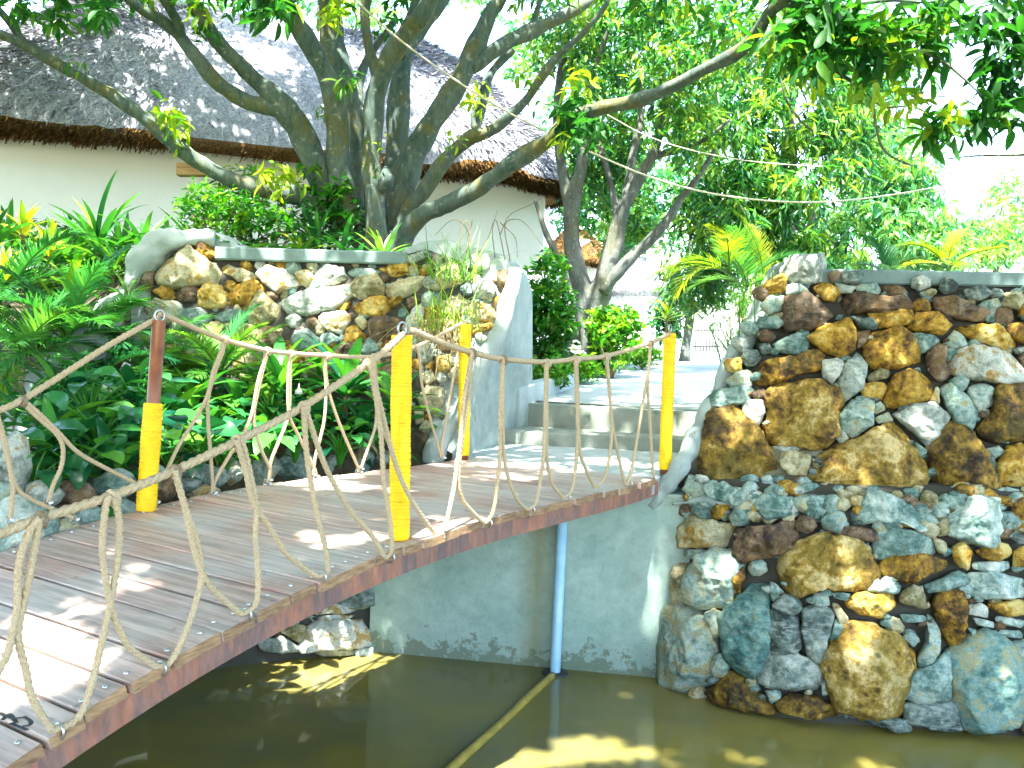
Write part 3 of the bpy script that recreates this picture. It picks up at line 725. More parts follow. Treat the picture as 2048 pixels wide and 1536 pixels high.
def fill_stones(parent, poly_px, traced, dfn, n, rmin, rmax, types, seed, push=-.015):
    """small stones wedged into the gaps left between the big ones"""
    rs = np.random.default_rng(seed); pp = np.asarray(poly_px, float); lo, hi = pp.min(0), pp.max(0); put = []
    segs = []
    for t in traced:
        t = np.asarray(t, float); m = 6
        for k in range(len(t)): segs += [t[k]+(t[(k+1) % len(t)]-t[k])*w for w in np.linspace(0, 1, m, endpoint=False)]
    segs = np.array(segs); cand = []
    for _ in range(4000):
        c = lo+(hi-lo)*rs.random(2)
        if not inside(poly_px, c[0], c[1]): continue
        if any(inside(list(map(tuple, t)), c[0], c[1]) for t in traced): continue
        cand.append((float(np.min(np.linalg.norm(segs-c, axis=1))), c))
    cand.sort(key=lambda a: -a[0])
    for d, c in cand:
        if len(put) >= n: break
        r = min(rmax, max(rmin, d*1.2))
        if d < rmin*.45: break
        if any(np.linalg.norm(c-c2) < (r+r2)*.82 for c2, r2 in put): continue
        put.append((c, r)); k = rs.integers(6, 9); a = np.sort(rs.uniform(0, 6.28, k)); a = np.linspace(0, 6.28, k, endpoint=False)+rs.uniform(-.25, .25, k)
        asp = rs.uniform(.65, 1.); rot = rs.uniform(-.5, .5); q = []
        for w in a:
            x, y = math.cos(w)*r*rs.uniform(.85, 1.2), math.sin(w)*r*asp*rs.uniform(.85, 1.15); q.append((c[0]+x*math.cos(rot)-y*math.sin(rot), c[1]+x*math.sin(rot)+y*math.cos(rot)))
        stone(parent, q, dfn, types[rs.integers(len(types))], .5, push=push)

def rubble(parent, poly_px, traced, dfn, n, rmin, rmax, types, seed, push=.02):
    """chips and pebbles bedded in the joints, one mesh of uncountable filling"""
    rs = np.random.default_rng(seed); pp = np.asarray(poly_px, float); lo, hi = pp.min(0), pp.max(0); mb = MB(); mi = []; nt, nf = 10, 7
    th = np.linspace(0, 2*np.pi, nt, endpoint=False); ph = np.linspace(0, np.pi, nf); k = 0
    sph = np.array([(math.cos(t)*abs(math.sin(f))**.7, math.sin(t)*abs(math.sin(f))**.7, math.cos(f)) for f in ph for t in th]); q = grid_faces(nf, nt, True)
    sm = [np.mean(t, 0)+(np.asarray(t)-np.mean(t, 0))*.86 for t in traced]
    for _ in range(n*6):
        if k >= n: break
        c = lo+(hi-lo)*rs.random(2)
        if not inside(poly_px, c[0], c[1]) or any(inside(list(map(tuple, t)), c[0], c[1]) for t in sm): continue
        r = rs.uniform(rmin, rmax); d = dfn(*c)+push; w = P(c[0], c[1], d); R = r*d/F
        v = sph*(1+rs.normal(0, .13, (len(sph), 1)))*arr(R*rs.uniform(.9, 1.6), R*rs.uniform(.6, 1.), R*rs.uniform(.5, .9)); a = rs.uniform(-.7, .7)
        x = v[:, 0]*math.cos(a)-v[:, 1]*math.sin(a); y = v[:, 0]*math.sin(a)+v[:, 1]*math.cos(a)
        mb.add(w+x[:, None]*RT+y[:, None]*UP-v[:, 2:]*FW, q); mi += [rs.integers(len(types))]*len(q); k += 1
    o = make('rubble', mb, [MAT[t] for t in types], parent, True, matidx=mi); o['kind'] = 'stuff'; return o

# ------------------------------------------------------------------ right walls
def d_low(x, y):
    b = lerp_tab(x, [(1280, 6.0), (1330, 5.88), (1400, 5.6), (1470, 5.42), (1560, 5.3), (1700, 5.22), (2048, 5.17), (2500, 5.1)])
    return b+(1400-y)/400*.16
def d_up(x, y):
    b = lerp_tab(x, [(1350, 6.05), (1420, 5.9), (1520, 5.78), (1700, 5.7), (2048, 5.6), (2500, 5.5)])
    return b+(960-y)/420*.27
TR_UP = [('w', '600 260 700 185 860 180 920 230 900 320 780 350 690 335 660 300'), ('o', '520 350 640 270 668 300 650 380 560 402'), ('g', '650 345 740 345 810 395 740 420 660 415'),
 ('o', '800 350 900 345 970 390 940 450 880 440'), ('b', '650 420 760 400 860 440 925 530 860 590 660 630 640 560'), ('g', '500 470 560 420 640 410 630 500 560 520'),
 ('g', '490 530 600 540 650 570 600 600 500 600'), ('b', '920 480 1000 410 1120 390 1250 430 1320 420 1390 470 1390 500 1150 500 950 530'), ('o', '1140 505 1390 492 1400 560 1300 605 1210 600'),
 ('d', '940 340 1060 360 1040 400 960 400'), ('g', '1050 350 1180 340 1250 380 1180 410 1080 390'), ('b', '1200 350 1330 360 1390 400 1330 420 1240 400'), ('o', '1390 470 1430 430 1480 440 1510 500 1420 500'),
 ('b', '1490 410 1620 420 1850 520 1860 560 1760 560 1600 520 1520 470'), ('d', '1700 380 1800 360 1860 400 1800 440 1720 430'), ('o', '1375 590 1430 510 1560 520 1620 580 1560 640 1430 620'),
 ('o', '1620 570 1720 580 1880 590 1960 640 2048 700 2048 745 1900 720 1720 650'), ('o', '1900 590 2060 570 2120 640 2060 700 1960 650'), ('y', '1920 400 2020 390 2060 440 2020 490 1930 470'),
 ('g', '585 690 690 640 780 625 790 720 740 750 600 740'), ('o', '788 660 880 590 1020 545 1062 620 1050 740 980 770 880 720'), ('d', '1060 540 1180 550 1190 610 1090 600'), ('b', '1070 620 1150 620 1110 710 1075 730'),
 ('o', '1120 700 1170 630 1290 610 1390 630 1400 700 1440 790 1330 832 1170 830 1120 770'), ('g', '1395 635 1500 640 1560 680 1470 740 1420 750'), ('g', '1590 690 1640 620 1700 660 1720 710 1640 720'),
 ('b', '1480 760 1540 700 1600 720 1580 800 1620 870 1560 910 1500 850'), ('w', '1565 800 1640 740 1800 720 1950 750 2048 830 2060 890 1960 940 1830 910 1620 850'), ('o', '460 860 500 800 700 770 830 730 872 760 860 840 700 880 520 950 465 930'),
 ('w', '870 790 1015 770 990 850 930 925 880 890'), ('d', '1010 800 1080 745 1125 830 1110 940 1000 1030 940 950'), ('g', '300 910 370 860 460 840 450 940 330 945'), ('g', '170 1010 280 960 440 940 470 970 420 1040 280 1065 220 1060'),
 ('w', '400 1060 450 1015 520 1020 535 1100 490 1170 420 1120'), ('q', '540 1000 600 940 740 900 860 920 970 970 992 1030 950 1090 970 1220 840 1315 720 1290 580 1270 522 1170 560 1090'),
 ('q', '150 1320 210 1130 330 1050 420 1110 510 1200 560 1310 630 1480 560 1536 430 1545 200 1500 145 1420'), ('y', '1130 890 1200 840 1290 850 1250 900 1150 915'), ('o', '1090 940 1160 915 1255 920 1215 1020 1110 1000'),
 ('o', '1235 1010 1290 900 1370 850 1470 860 1525 920 1500 1010 1360 1055 1255 1060'), ('g', '965 1110 1060 1010 1160 1010 1168 1170 1050 1232 980 1190'), ('g', '1170 1050 1210 1030 1240 1080 1180 1110'), ('g', '1170 1130 1270 1090 1285 1140 1200 1160'),
 ('w', '1285 1110 1400 1050 1510 1040 1612 1130 1560 1220 1490 1282 1420 1220'), ('g', '1555 950 1620 930 1700 1000 1772 1090 1740 1185 1650 1150 1590 1050'), ('y', '1490 1020 1545 930 1560 1050'), ('g', '1610 910 1680 880 1730 900 1700 980 1650 960'),
 ('c', '1728 950 1800 930 1868 960 1860 1060 1790 1078 1735 1020'), ('q', '1780 1190 1870 1070 1885 940 1950 940 2060 1010 2070 1240 1900 1272 1800 1220'), ('b', '1960 940 2060 920 2060 1005'),
 ('q', '1465 1380 1530 1230 1600 1150 1700 1170 1780 1260 1815 1380 1890 1480 1915 1540 1700 1565 1490 1550'), ('q', '790 1500 840 1350 1000 1270 1150 1200 1290 1155 1400 1230 1410 1330 1480 1420 1480 1540 1300 1565 900 1555'),
 ('y', '605 1330 700 1320 805 1350 790 1470 680 1460 620 1400'), ('g', '1410 1270 1480 1320 1460 1372 1415 1340'), ('g', '1825 1310 1900 1290 1938 1330 1880 1372'), ('o', '1895 1400 1960 1290 2060 1270 2120 1400 2060 1540 1920 1510'),
 ('b', '665 1490 760 1470 835 1540 680 1545'), ('w', '565 1295 720 1288 745 1320 600 1325'), ('d', '500 700 560 690 580 740 520 760'), ('g', '945 1240 1000 1220 1025 1250 970 1275'), ('d', '1800 1270 1880 1380 1895 1445 1830 1420')]
TR_UP = [(t, conv(pts(s), 1348, 450)) for t, s in TR_UP]
upw = thing('stone_wall', 'upper tier of the rough ochre and grey boulder wall beside the steps', 'wall', P(1720, 990, 5.7))
slab('mortar_core', [(1595, 535, 1400, 985), (1620, 530, 1470, 1030), (1660, 548, 1560, 1030), (1800, 560, 1700, 1030), (2048, 566, 2048, 1030), (2560, 580, 2560, 1040)], lambda x, y: d_up(x, y)+.09, upw, MAT['mortar'], amp=.03, thick=.6)
for t, q in TR_UP: stone(upw, q, d_up, t, .40 if t != 'q' else .36)
EX = [('q', [(2085, 760), (2200, 740), (2240, 860), (2150, 920), (2080, 880)]), ('g', [(2090, 620), (2230, 600), (2300, 690), (2190, 730), (2090, 710)]), ('o', [(2250, 720), (2380, 700), (2420, 830), (2300, 880)]), ('g', [(2080, 900), (2180, 930), (2170, 1010), (2070, 1010)]), ('w', [(2260, 900), (2400, 880), (2440, 990), (2270, 1010)]), ('b', [(2320, 600), (2450, 610), (2460, 690), (2330, 700)])]
for t, q in EX: stone(upw, q, d_up, t, .4)
fill_stones(upw, [(1530, 560), (1600, 545), (2060, 580), (2060, 1000), (1395, 985), (1400, 900)], [q for _, q in TR_UP], d_up, 33, 6, 20, 'ggwodbyg', 5)
rubble(upw, [(1540, 560), (1600, 540), (1660, 560), (2070, 580), (2400, 590), (2400, 1010), (1385, 985), (1400, 900)], [q for _, q in TR_UP], d_up, 240, 5, 12, 'ggycbwd', 15)
rubble(upw, [(1405, 955), (1600, 965), (2400, 985), (2400, 1020), (1600, 1005), (1400, 985)], [], lambda x, y: d_up(x, y)-.04, 100, 8, 18, 'gcybgo', 25, .0)
# coping slab and the rounded plaster edge
mb = MB(); pp = np.array([P(x, y, 6.02-(x-1660)*.00028) for x, y in ((1640, 566), (1800, 568), (2048, 572), (2500, 582))])
for a, b in ((0, 1), (1, 2), (2, 3)): pass
A_, B_ = pp[0], pp[-1]; ux = unit(B_-A_)
chbox(mb, (A_+B_)/2+arr(0, .14, .048), ux, np.linalg.norm(B_-A_)/2, np.cross(arr(0, 0, 1), ux), .14, arr(0, 0, 1), .049, .012); make('coping', mb, MAT['coping'], upw, False)
def lumpy(name, path, rad, parent, mat, sides=16, amp=.25, fq=4.):
    p = catmull(path, 10); p, t = resample(p, .025); r = np.interp(np.linspace(0, 1, len(p)), np.linspace(0, 1, len(rad)), rad)
    mb = MB(); tube(mb, p, r, sides); v = mb.v[0]
    for i in range(len(p)*sides):
        d = v[i]-p[i//sides]; v[i] = v[i]+d*(fbm(v[i], fq, 4)*amp*1.6)
    return make(name, mb, mat, parent)
lumpy('plaster_edge', [P(1300, 1010, 5.95), P(1345, 960, 5.92), P(1375, 905, 5.95), P(1402, 850, 6.0), P(1428, 790, 6.08), P(1455, 735, 6.15), P(1500, 660, 6.25), P(1535, 590, 6.3), P(1560, 545, 6.3), P(1600, 530, 6.2)], [.07, .075, .06, .05, .05, .055, .06, .07, .08, .08], upw, MAT['plaster'], amp=.45)

TR_LOW = [('g', '60 220 90 150 190 200 190 290 100 300'), ('c', '190 200 290 190 430 260 420 290 330 310 200 280'), ('g', '520 240 590 195 690 240 640 270'), ('g', '320 400 360 320 430 305 480 370 420 440 350 450'), ('o', '220 370 270 280 315 310 300 400 240 410'),
 ('y', '45 440 100 395 180 410 350 440 350 560 260 580 60 570'), ('b', '350 460 500 450 720 420 735 520 640 610 400 655 350 610'), ('g', '30 580 150 580 240 600 150 640 50 620'),
 ('q', '570 720 620 630 740 540 870 505 1080 510 1150 620 1195 740 1100 812 900 810 740 865 650 800'), ('b', '840 440 900 420 1170 470 1185 520 1140 535 900 480'), ('g', '1180 560 1260 450 1370 470 1480 530 1560 600 1500 620 1300 610 1190 650'),
 ('o', '1190 690 1290 610 1480 605 1622 660 1600 690 1390 782 1220 730'), ('y', '1510 510 1600 540 1590 610 1550 600'), ('o', '1640 560 1700 530 1752 600 1720 700 1650 680'), ('o', '1770 590 1850 540 1960 550 1985 610 1890 650 1800 630'),
 ('c', '1760 660 1980 650 1985 690 1860 720 1770 700'), ('g', '80 740 150 640 230 580 330 610 385 650 345 760 330 900 240 932 105 890'), ('o', '345 720 405 670 415 750 375 850 345 830'),
 ('t', '280 980 340 910 430 750 550 720 560 1130 520 1280 450 1325 340 1270 285 1080'), ('y', '0 640 60 640 70 780 90 880 0 910'), ('g', '-5 910 100 920 180 980 212 1070 222 1290 180 1370 50 1392 -65 1375 -75 1100 -55 950'),
 ('g', '180 960 230 930 272 960 262 1080 220 1100'), ('g', '215 1210 280 1190 322 1270 290 1340 230 1310'), ('c', '560 770 590 780 640 830 570 900'), ('d', '568 910 640 850 732 870 742 940 690 967 600 940'), ('d', '558 960 600 940 720 980 742 1140 700 1190 570 1212 560 1060'),
 ('d', '750 920 830 900 932 950 912 1060 850 1242 790 1200 745 1060'), ('g', '760 880 830 840 900 850 912 910 830 912'), ('g', '915 830 1032 840 1010 882 940 870'), ('o', '1000 880 1080 840 1290 830 1305 900 1200 990 1100 960 1020 910'),
 ('g', '1105 810 1240 745 1365 790 1300 840 1160 830'), ('y', '1325 850 1400 790 1450 800 1492 940 1400 912 1330 890'), ('g', '1450 800 1680 700 1732 720 1732 780 1600 820 1500 842'), ('o', '1525 900 1560 840 1680 820 1705 890 1722 930 1700 1080 1650 1192 1580 1100'),
 ('y', '918 890 960 900 1032 1010 980 1032'), ('g', '905 1120 950 980 992 1040 940 1132'), ('q', '880 1250 920 1120 1000 1040 1120 1030 1290 1080 1335 1130 1375 1250 1362 1400 1340 1540 1100 1560 980 1500 895 1380'),
 ('d', '488 1300 560 1220 720 1172 800 1220 872 1310 832 1392 640 1402 510 1362'), ('q', '155 1400 250 1320 370 1310 470 1360 560 1510 560 1545 400 1540 250 1480'), ('g', '528 1410 620 1410 622 1450 570 1482'),
 ('q', '595 1490 680 1430 800 1440 900 1490 975 1560 860 1580 640 1540'), ('g', '1415 1240 1480 1130 1500 950 1545 960 1558 1130 1510 1262 1450 1262'), ('c', '1330 960 1480 970 1482 1000 1350 1012'), ('g', '1325 1100 1400 1060 1442 1120 1400 1152'),
 ('g', '1365 1450 1410 1310 1520 1240 1615 1180 1625 1280 1590 1450 1450 1482'), ('t', '1618 1450 1640 1200 1740 1100 1830 1060 1960 1130 2032 1240 2052 1480 2000 1600 1800 1640 1690 1620'), ('d', '1365 1490 1530 1470 1640 1480 1690 1640 1560 1650 1380 1600'),
 ('w', '1715 930 1790 890 1842 920 1830 982 1740 960'), ('o', '1848 900 2060 870 2080 960 1950 972 1860 932'), ('c', '1715 730 1850 720 2060 760 2060 862 1850 868 1740 850'), ('c', '1755 980 1880 1010 1872 1042 1780 1022'), ('c', '1880 970 2060 1000 2060 1050 1900 1012'),
 ('c', '1855 1050 2060 1060 2060 1102 1950 1092'), ('o', '1980 260 2060 250 2080 440 1990 400'), ('o', '1990 590 2060 560 2080 680 1990 680'), ('g', '1720 1040 1770 1050 1752 1102'), ('g', '858 1360 900 1340 905 1430 870 1442'),
 ('d', '1090 1580 1300 1570 1400 1580 1420 1640 1300 1650'), ('o', '1365 1130 1410 1180 1418 1290 1378 1360'), ('c', '1958 1120 2060 1110 2060 1240 2020 1220')]
TR_LOW = [(t, conv(pts(s), 1348, 900)) for t, s in TR_LOW]
low = thing('stone_wall', 'lower tier of rough grey and ochre stones rising out of the pond', 'wall', P(1720, 1465, 5.2))
slab('mortar_core', [(1312, 985, 1320, 1395), (1360, 955, 1400, 1440), (1430, 960, 1460, 1480), (1600, 985, 1600, 1510), (1850, 985, 1850, 1515), (2048, 990, 2048, 1520), (2560, 1000, 2560, 1540)], lambda x, y: d_low(x, y)+.09, low, MAT['mortar'], amp=.03, thick=.55)
for t, q in TR_LOW: stone(low, q, d_low, t, .40 if t not in 'qt' else .34)
EX = [('q', [(2085, 1100), (2200, 1080), (2240, 1200), (2150, 1260), (2080, 1220)]), ('g', [(2070, 1300), (2180, 1280), (2230, 1400), (2150, 1480), (2070, 1450)]), ('o', [(2250, 1250), (2380, 1230), (2420, 1380), (2300, 1430)]), ('c', [(2240, 1080), (2380, 1050), (2400, 1180), (2270, 1200)]), ('d', [(2240, 1440), (2400, 1420), (2420, 1500), (2250, 1510)])]
for t, q in EX: stone(low, q, d_low, t, .4)
fill_stones(low, [(1340, 980), (1430, 990), (2060, 1010), (2060, 1460), (1700, 1440), (1400, 1400), (1330, 1350)], [q for _, q in TR_LOW], d_low, 34, 6, 20, 'ggcodbyg', 9)
rubble(low, [(1335, 975), (1430, 985), (2070, 1000), (2400, 1010), (2400, 1480), (2060, 1465), (1700, 1440), (1400, 1400), (1328, 1350)], [q for _, q in TR_LOW], d_low, 240, 5, 12, 'ggycbdt', 16)
# plastered ledge on top of the lower tier
led = [('440 300 560 250 740 290 740 385 560 410 480 380', .6), ('750 330 770 260 830 265 900 350 850 400 760 372', .6), ('900 350 1000 290 1050 230 1200 230 1330 310 1500 400 1530 470 1480 490 1350 430 1150 425 1000 425', .42), ('1450 370 1560 300 1760 268 1900 310 1990 400 2012 500 1960 572 1800 550 1600 500 1500 430', .42)]
for s_, b_ in led: stone(low, conv(pts(s_), 1348, 900), lambda x, y: d_low(x, y)-.0, 'c', b_, 'ledge_stone', push=-.03)
# broken top of the ledge: rough stones bedded in plaster
lumpy('plaster_ledge', [P(1345, 1008, 5.84), P(1430, 1002, 5.70), P(1560, 1020, 5.6), P(1760, 1025, 5.55), P(2048, 1035, 5.5), P(2400, 1035, 5.45)], [.012, .05, .07, .08, .08, .08], low, MAT['plaster'], amp=.7)
def d_led(x, y): return d_low(x, y)+.02
rubble(low, [(1318, 975), (1400, 955), (1450, 965), (1560, 970), (1690, 975), (1860, 980), (2060, 985), (2300, 985), (2300, 1060), (1900, 1060), (1560, 1050), (1340, 1030)], [], d_led, 105, 9, 24, 'ccgwgyo', 21, .0)

# ------------------------------------------------------------------ left wall
BORD = [(470, 1010), (500, 1030), (560, 1015), (640, 1000), (700, 972), (760, 940), (820, 915), (870, 885), (925, 855)]   # y -> x where rock meets the plaster edge
def xb(y): return np.interp(y, [a for a, _ in BORD], [b for _, b in BORD])
Q0 = np.array(pC0[:2])+arr(-.05, .12); Q1 = P(1064, 770, 8.1)[:2]; qn = unit(arr(-(Q1-Q0)[1], (Q1-Q0)[0]))
def d_left(x, y):
    b = 6.98-(y-500)/420*.48
    e = xb(y)
    if x > e:
        r = ray(x, y); t = (qn@(Q0-CAM[:2]))/(qn@r[:2]); k = np.clip((x-e)/34, 0, 1); k = k*k*(3-2*k)
        return b+(max(t, b)-b)*k if t > 0 else b
    return b
lw = thing('stone_wall', 'planted retaining wall of ochre stones with white plaster shoulders beyond the ropes', 'wall', P(640, 830, 6.7))
cols = [(262, 600, 262, 900), (272, 520, 275, 920), (300, 486, 300, 930), (350, 470, 350, 930), (420, 465, 420, 930), (455, 480, 450, 930), (500, 505, 500, 930), (640, 512, 640, 930), (790, 516, 760, 930), (812, 496, 800, 930), (850, 482, 840, 930), (890, 480, 870, 930), (930, 494, 905, 928), (970, 500, 945, 922), (1005, 512, 985, 912), (1035, 530, 1020, 905), (1056, 556, 1050, 900), (1065, 590, 1065, 898)]
slab('plaster_body', cols, lambda x, y: d_left(x, y)+.05, lw, MAT['plaster'], rows=44, ncol=110, amp=.02, thick=.45)
mort = [(300, 545, 310, 900), (330, 530, 330, 900), (420, 510, 430, 900), (480, 512, 500, 910), (640, 520, 640, 915), (790, 522, 760, 915), (850, 505, 820, 905), (965, 545, 835, 880)]
slab('mortar_core', mort, lambda x, y: d_left(x, y)+.03, lw, MAT['mortar'], rows=20, ncol=50, amp=.02, thick=.04)
TL5 = [('y', '920 470 960 300 1100 270 1260 400 1310 450 1290 490 1150 500 990 510'), ('o', '1095 262 1180 240 1260 290 1272 340 1150 352'), ('b', '830 390 880 350 905 440 880 540 825 520'), ('o', '880 522 990 502 1042 560 960 582'), ('b', '1020 540 1120 502 1172 520 1130 592 1050 592'),
 ('g', '858 640 920 590 1062 600 1050 682 980 722 880 690'), ('y', '1258 390 1340 380 1502 440 1480 482 1390 470'), ('w', '1500 440 1560 388 1680 410 1752 490 1620 542 1560 500'), ('y', '1728 430 1800 408 1842 450 1800 512 1760 490'), ('w', '1840 450 1900 378 2002 400 2032 460 1950 492 1880 502'),
 ('o', '1325 600 1380 520 1480 468 1552 510 1500 582 1420 642'), ('y', '1438 650 1530 548 1592 600 1672 672 1560 712 1470 712'), ('w', '1640 590 1750 540 1930 518 2032 500 2042 560 1950 640 1800 668 1690 660'), ('g', '1238 670 1330 650 1432 640 1442 700 1300 712'), ('w', '1858 720 1900 668 2000 648 2050 690 2002 782 1920 762')]
TL6 = [('y', '568 370 640 298 730 288 782 340 782 410 700 432 600 420'), ('o', '598 480 640 440 750 430 902 440 900 490 760 532 620 512'), ('y', '788 370 880 310 1022 298 1000 380 870 422 800 432'), ('o', '498 490 570 430 592 470 540 512'), ('b', '688 640 700 560 800 538 882 560 860 640 760 692'),
 ('y', '608 560 650 528 692 570 660 612'), ('o', '558 610 620 588 682 650 600 692 560 682'), ('w', '888 600 950 500 1012 450 1012 580 920 642'), ('o', '1018 520 1100 468 1132 540 1080 602'), ('y', '1288 450 1400 468 1452 530 1400 572 1300 540'), ('o', '1288 590 1400 573 1452 600 1300 642'),
 ('b', '1448 270 1522 268 1512 380 1460 402'), ('o', '1428 430 1480 408 1492 480 1440 512'), ('w', '1298 350 1400 308 1432 370 1410 440 1320 422'), ('y', '978 1010 1040 958 1132 950 1122 1060 1080 1112 1010 1072'), ('y', '958 1080 1012 1090 1012 1150 970 1162'), ('y', '968 1230 1040 1118 1062 1190 1000 1262'),
 ('g', '928 1240 992 1250 960 1312'), ('g', '568 270 700 248 802 280 700 302 600 300'), ('o', '738 250 802 250 802 288'), ('w', '888 200 1000 158 1022 190 950 222'), ('w', '1298 180 1392 168 1402 250 1330 262'), ('d', '978 720 1080 688 1062 790 1000 832'), ('y', '1180 600 1270 560 1290 640 1200 690'), ('b', '1100 620 1170 600 1180 720 1110 740'),
 ('y', '1000 880 1060 850 1090 900 1030 940'), ('o', '1090 780 1180 760 1170 840 1100 870')]
TL = [(t, conv(pts(s), 0, 400)) for t, s in TL5]+[(t, conv(pts(s), 500, 450)) for t, s in TL6]
for t, q in TL: stone(lw, q, d_left, t, .36, grow=1.12)
fill_stones(lw, [(330, 545), (480, 530), (800, 535), (985, 560), (960, 700), (905, 760), (330, 690)], [q for _, q in TL], d_left, 56, 12, 32, 'yogbyowg', 3)
rubble(lw, [(318, 535), (480, 515), (800, 520), (880, 500), (1000, 560), (965, 680), (900, 830), (840, 900), (330, 880)], [q for _, q in TL], d_left, 190, 5, 12, 'yogbydg', 17, .03)
mb = MB(); A_, B_ = P(432, 517, 6.93), P(812, 527, 6.93); ux = unit(B_-A_)
chbox(mb, (A_+B_)/2+arr(0, .1, .04), ux, np.linalg.norm(B_-A_)/2, np.cross(arr(0, 0, 1), ux), .13, arr(0, 0, 1), .05, .012); make('coping', mb, MAT['coping'], lw, False)
lumpy('plaster_edge', [P(430, 478, 7.02), P(380, 476, 6.98), P(320, 490, 6.95), P(278, 530, 6.9), P(245, 590, 6.75), P(205, 650, 6.5), P(165, 725, 6.2), P(120, 800, 5.9), P(70, 870, 5.6), P(25, 935, 5.3), P(-40, 1000, 5.1), P(-200, 1100, 4.9)], [.06, .08, .085, .085, .10, .13, .16, .17, .17, .18, .18, .18], lw, MAT['plaster'], 26, .62, 3.)
lumpy('plaster_edge', [P(1030, 540, 6.72), P(1018, 600, 6.66), P(1000, 660, 6.6), P(965, 720, 6.52), P(940, 775, 6.46), P(905, 840, 6.4), P(880, 885, 6.36), P(868, 930, 6.34)], [.06, .06, .06, .055, .06, .06, .07, .07], lw, MAT['plaster'], 16, .3)
# rocks on the bank beneath the bridge, rocks along the deck, bed soil
bank = thing('stone_bank', 'flat pale stones packed along the waterline in the shade under the bridge', 'stone bank', P(600, 1300, 6.0))
def d_bank(x, y): return lerp_tab(x, [(300, 5.55), (480, 5.85), (600, 6.02), (740, 6.2)])+(1300-y)/300*.12
slab('mortar_core', [(300, 1130, 300, 1360), (480, 1120, 480, 1345), (600, 1120, 600, 1335), (748, 1120, 748, 1325)], lambda x, y: d_bank(x, y)+.06, bank, MAT['mortar'], rows=12, ncol=24, thick=.3)
TB = [('w', '300 680 620 660 690 610 400 650 290 640'), ('w', '290 850 330 740 390 680 560 670 690 655 710 820 480 842'), ('y', '180 740 260 700 345 700 290 800 220 760'), ('w', '30 790 180 770 290 830 280 862 60 852'), ('y', '290 862 480 848 700 835 700 872 400 885'), ('d', '480 540 560 480 700 440 722 580 620 600 520 580'), ('w', '330 640 430 560 560 590 690 590 650 625 420 640'), ('c', '600 850 720 830 720 880 640 895'), ('g', '60 700 160 690 180 740 80 760'), ('d', '160 650 280 640 300 700 200 700'), ('g', '-120 760 0 740 40 800 -60 850'), ('y', '-250 800 -140 770 -110 840 -220 880')]
for t, s_ in TB: stone(bank, conv(pts(s_), 500, 1011), d_bank, t, .32)
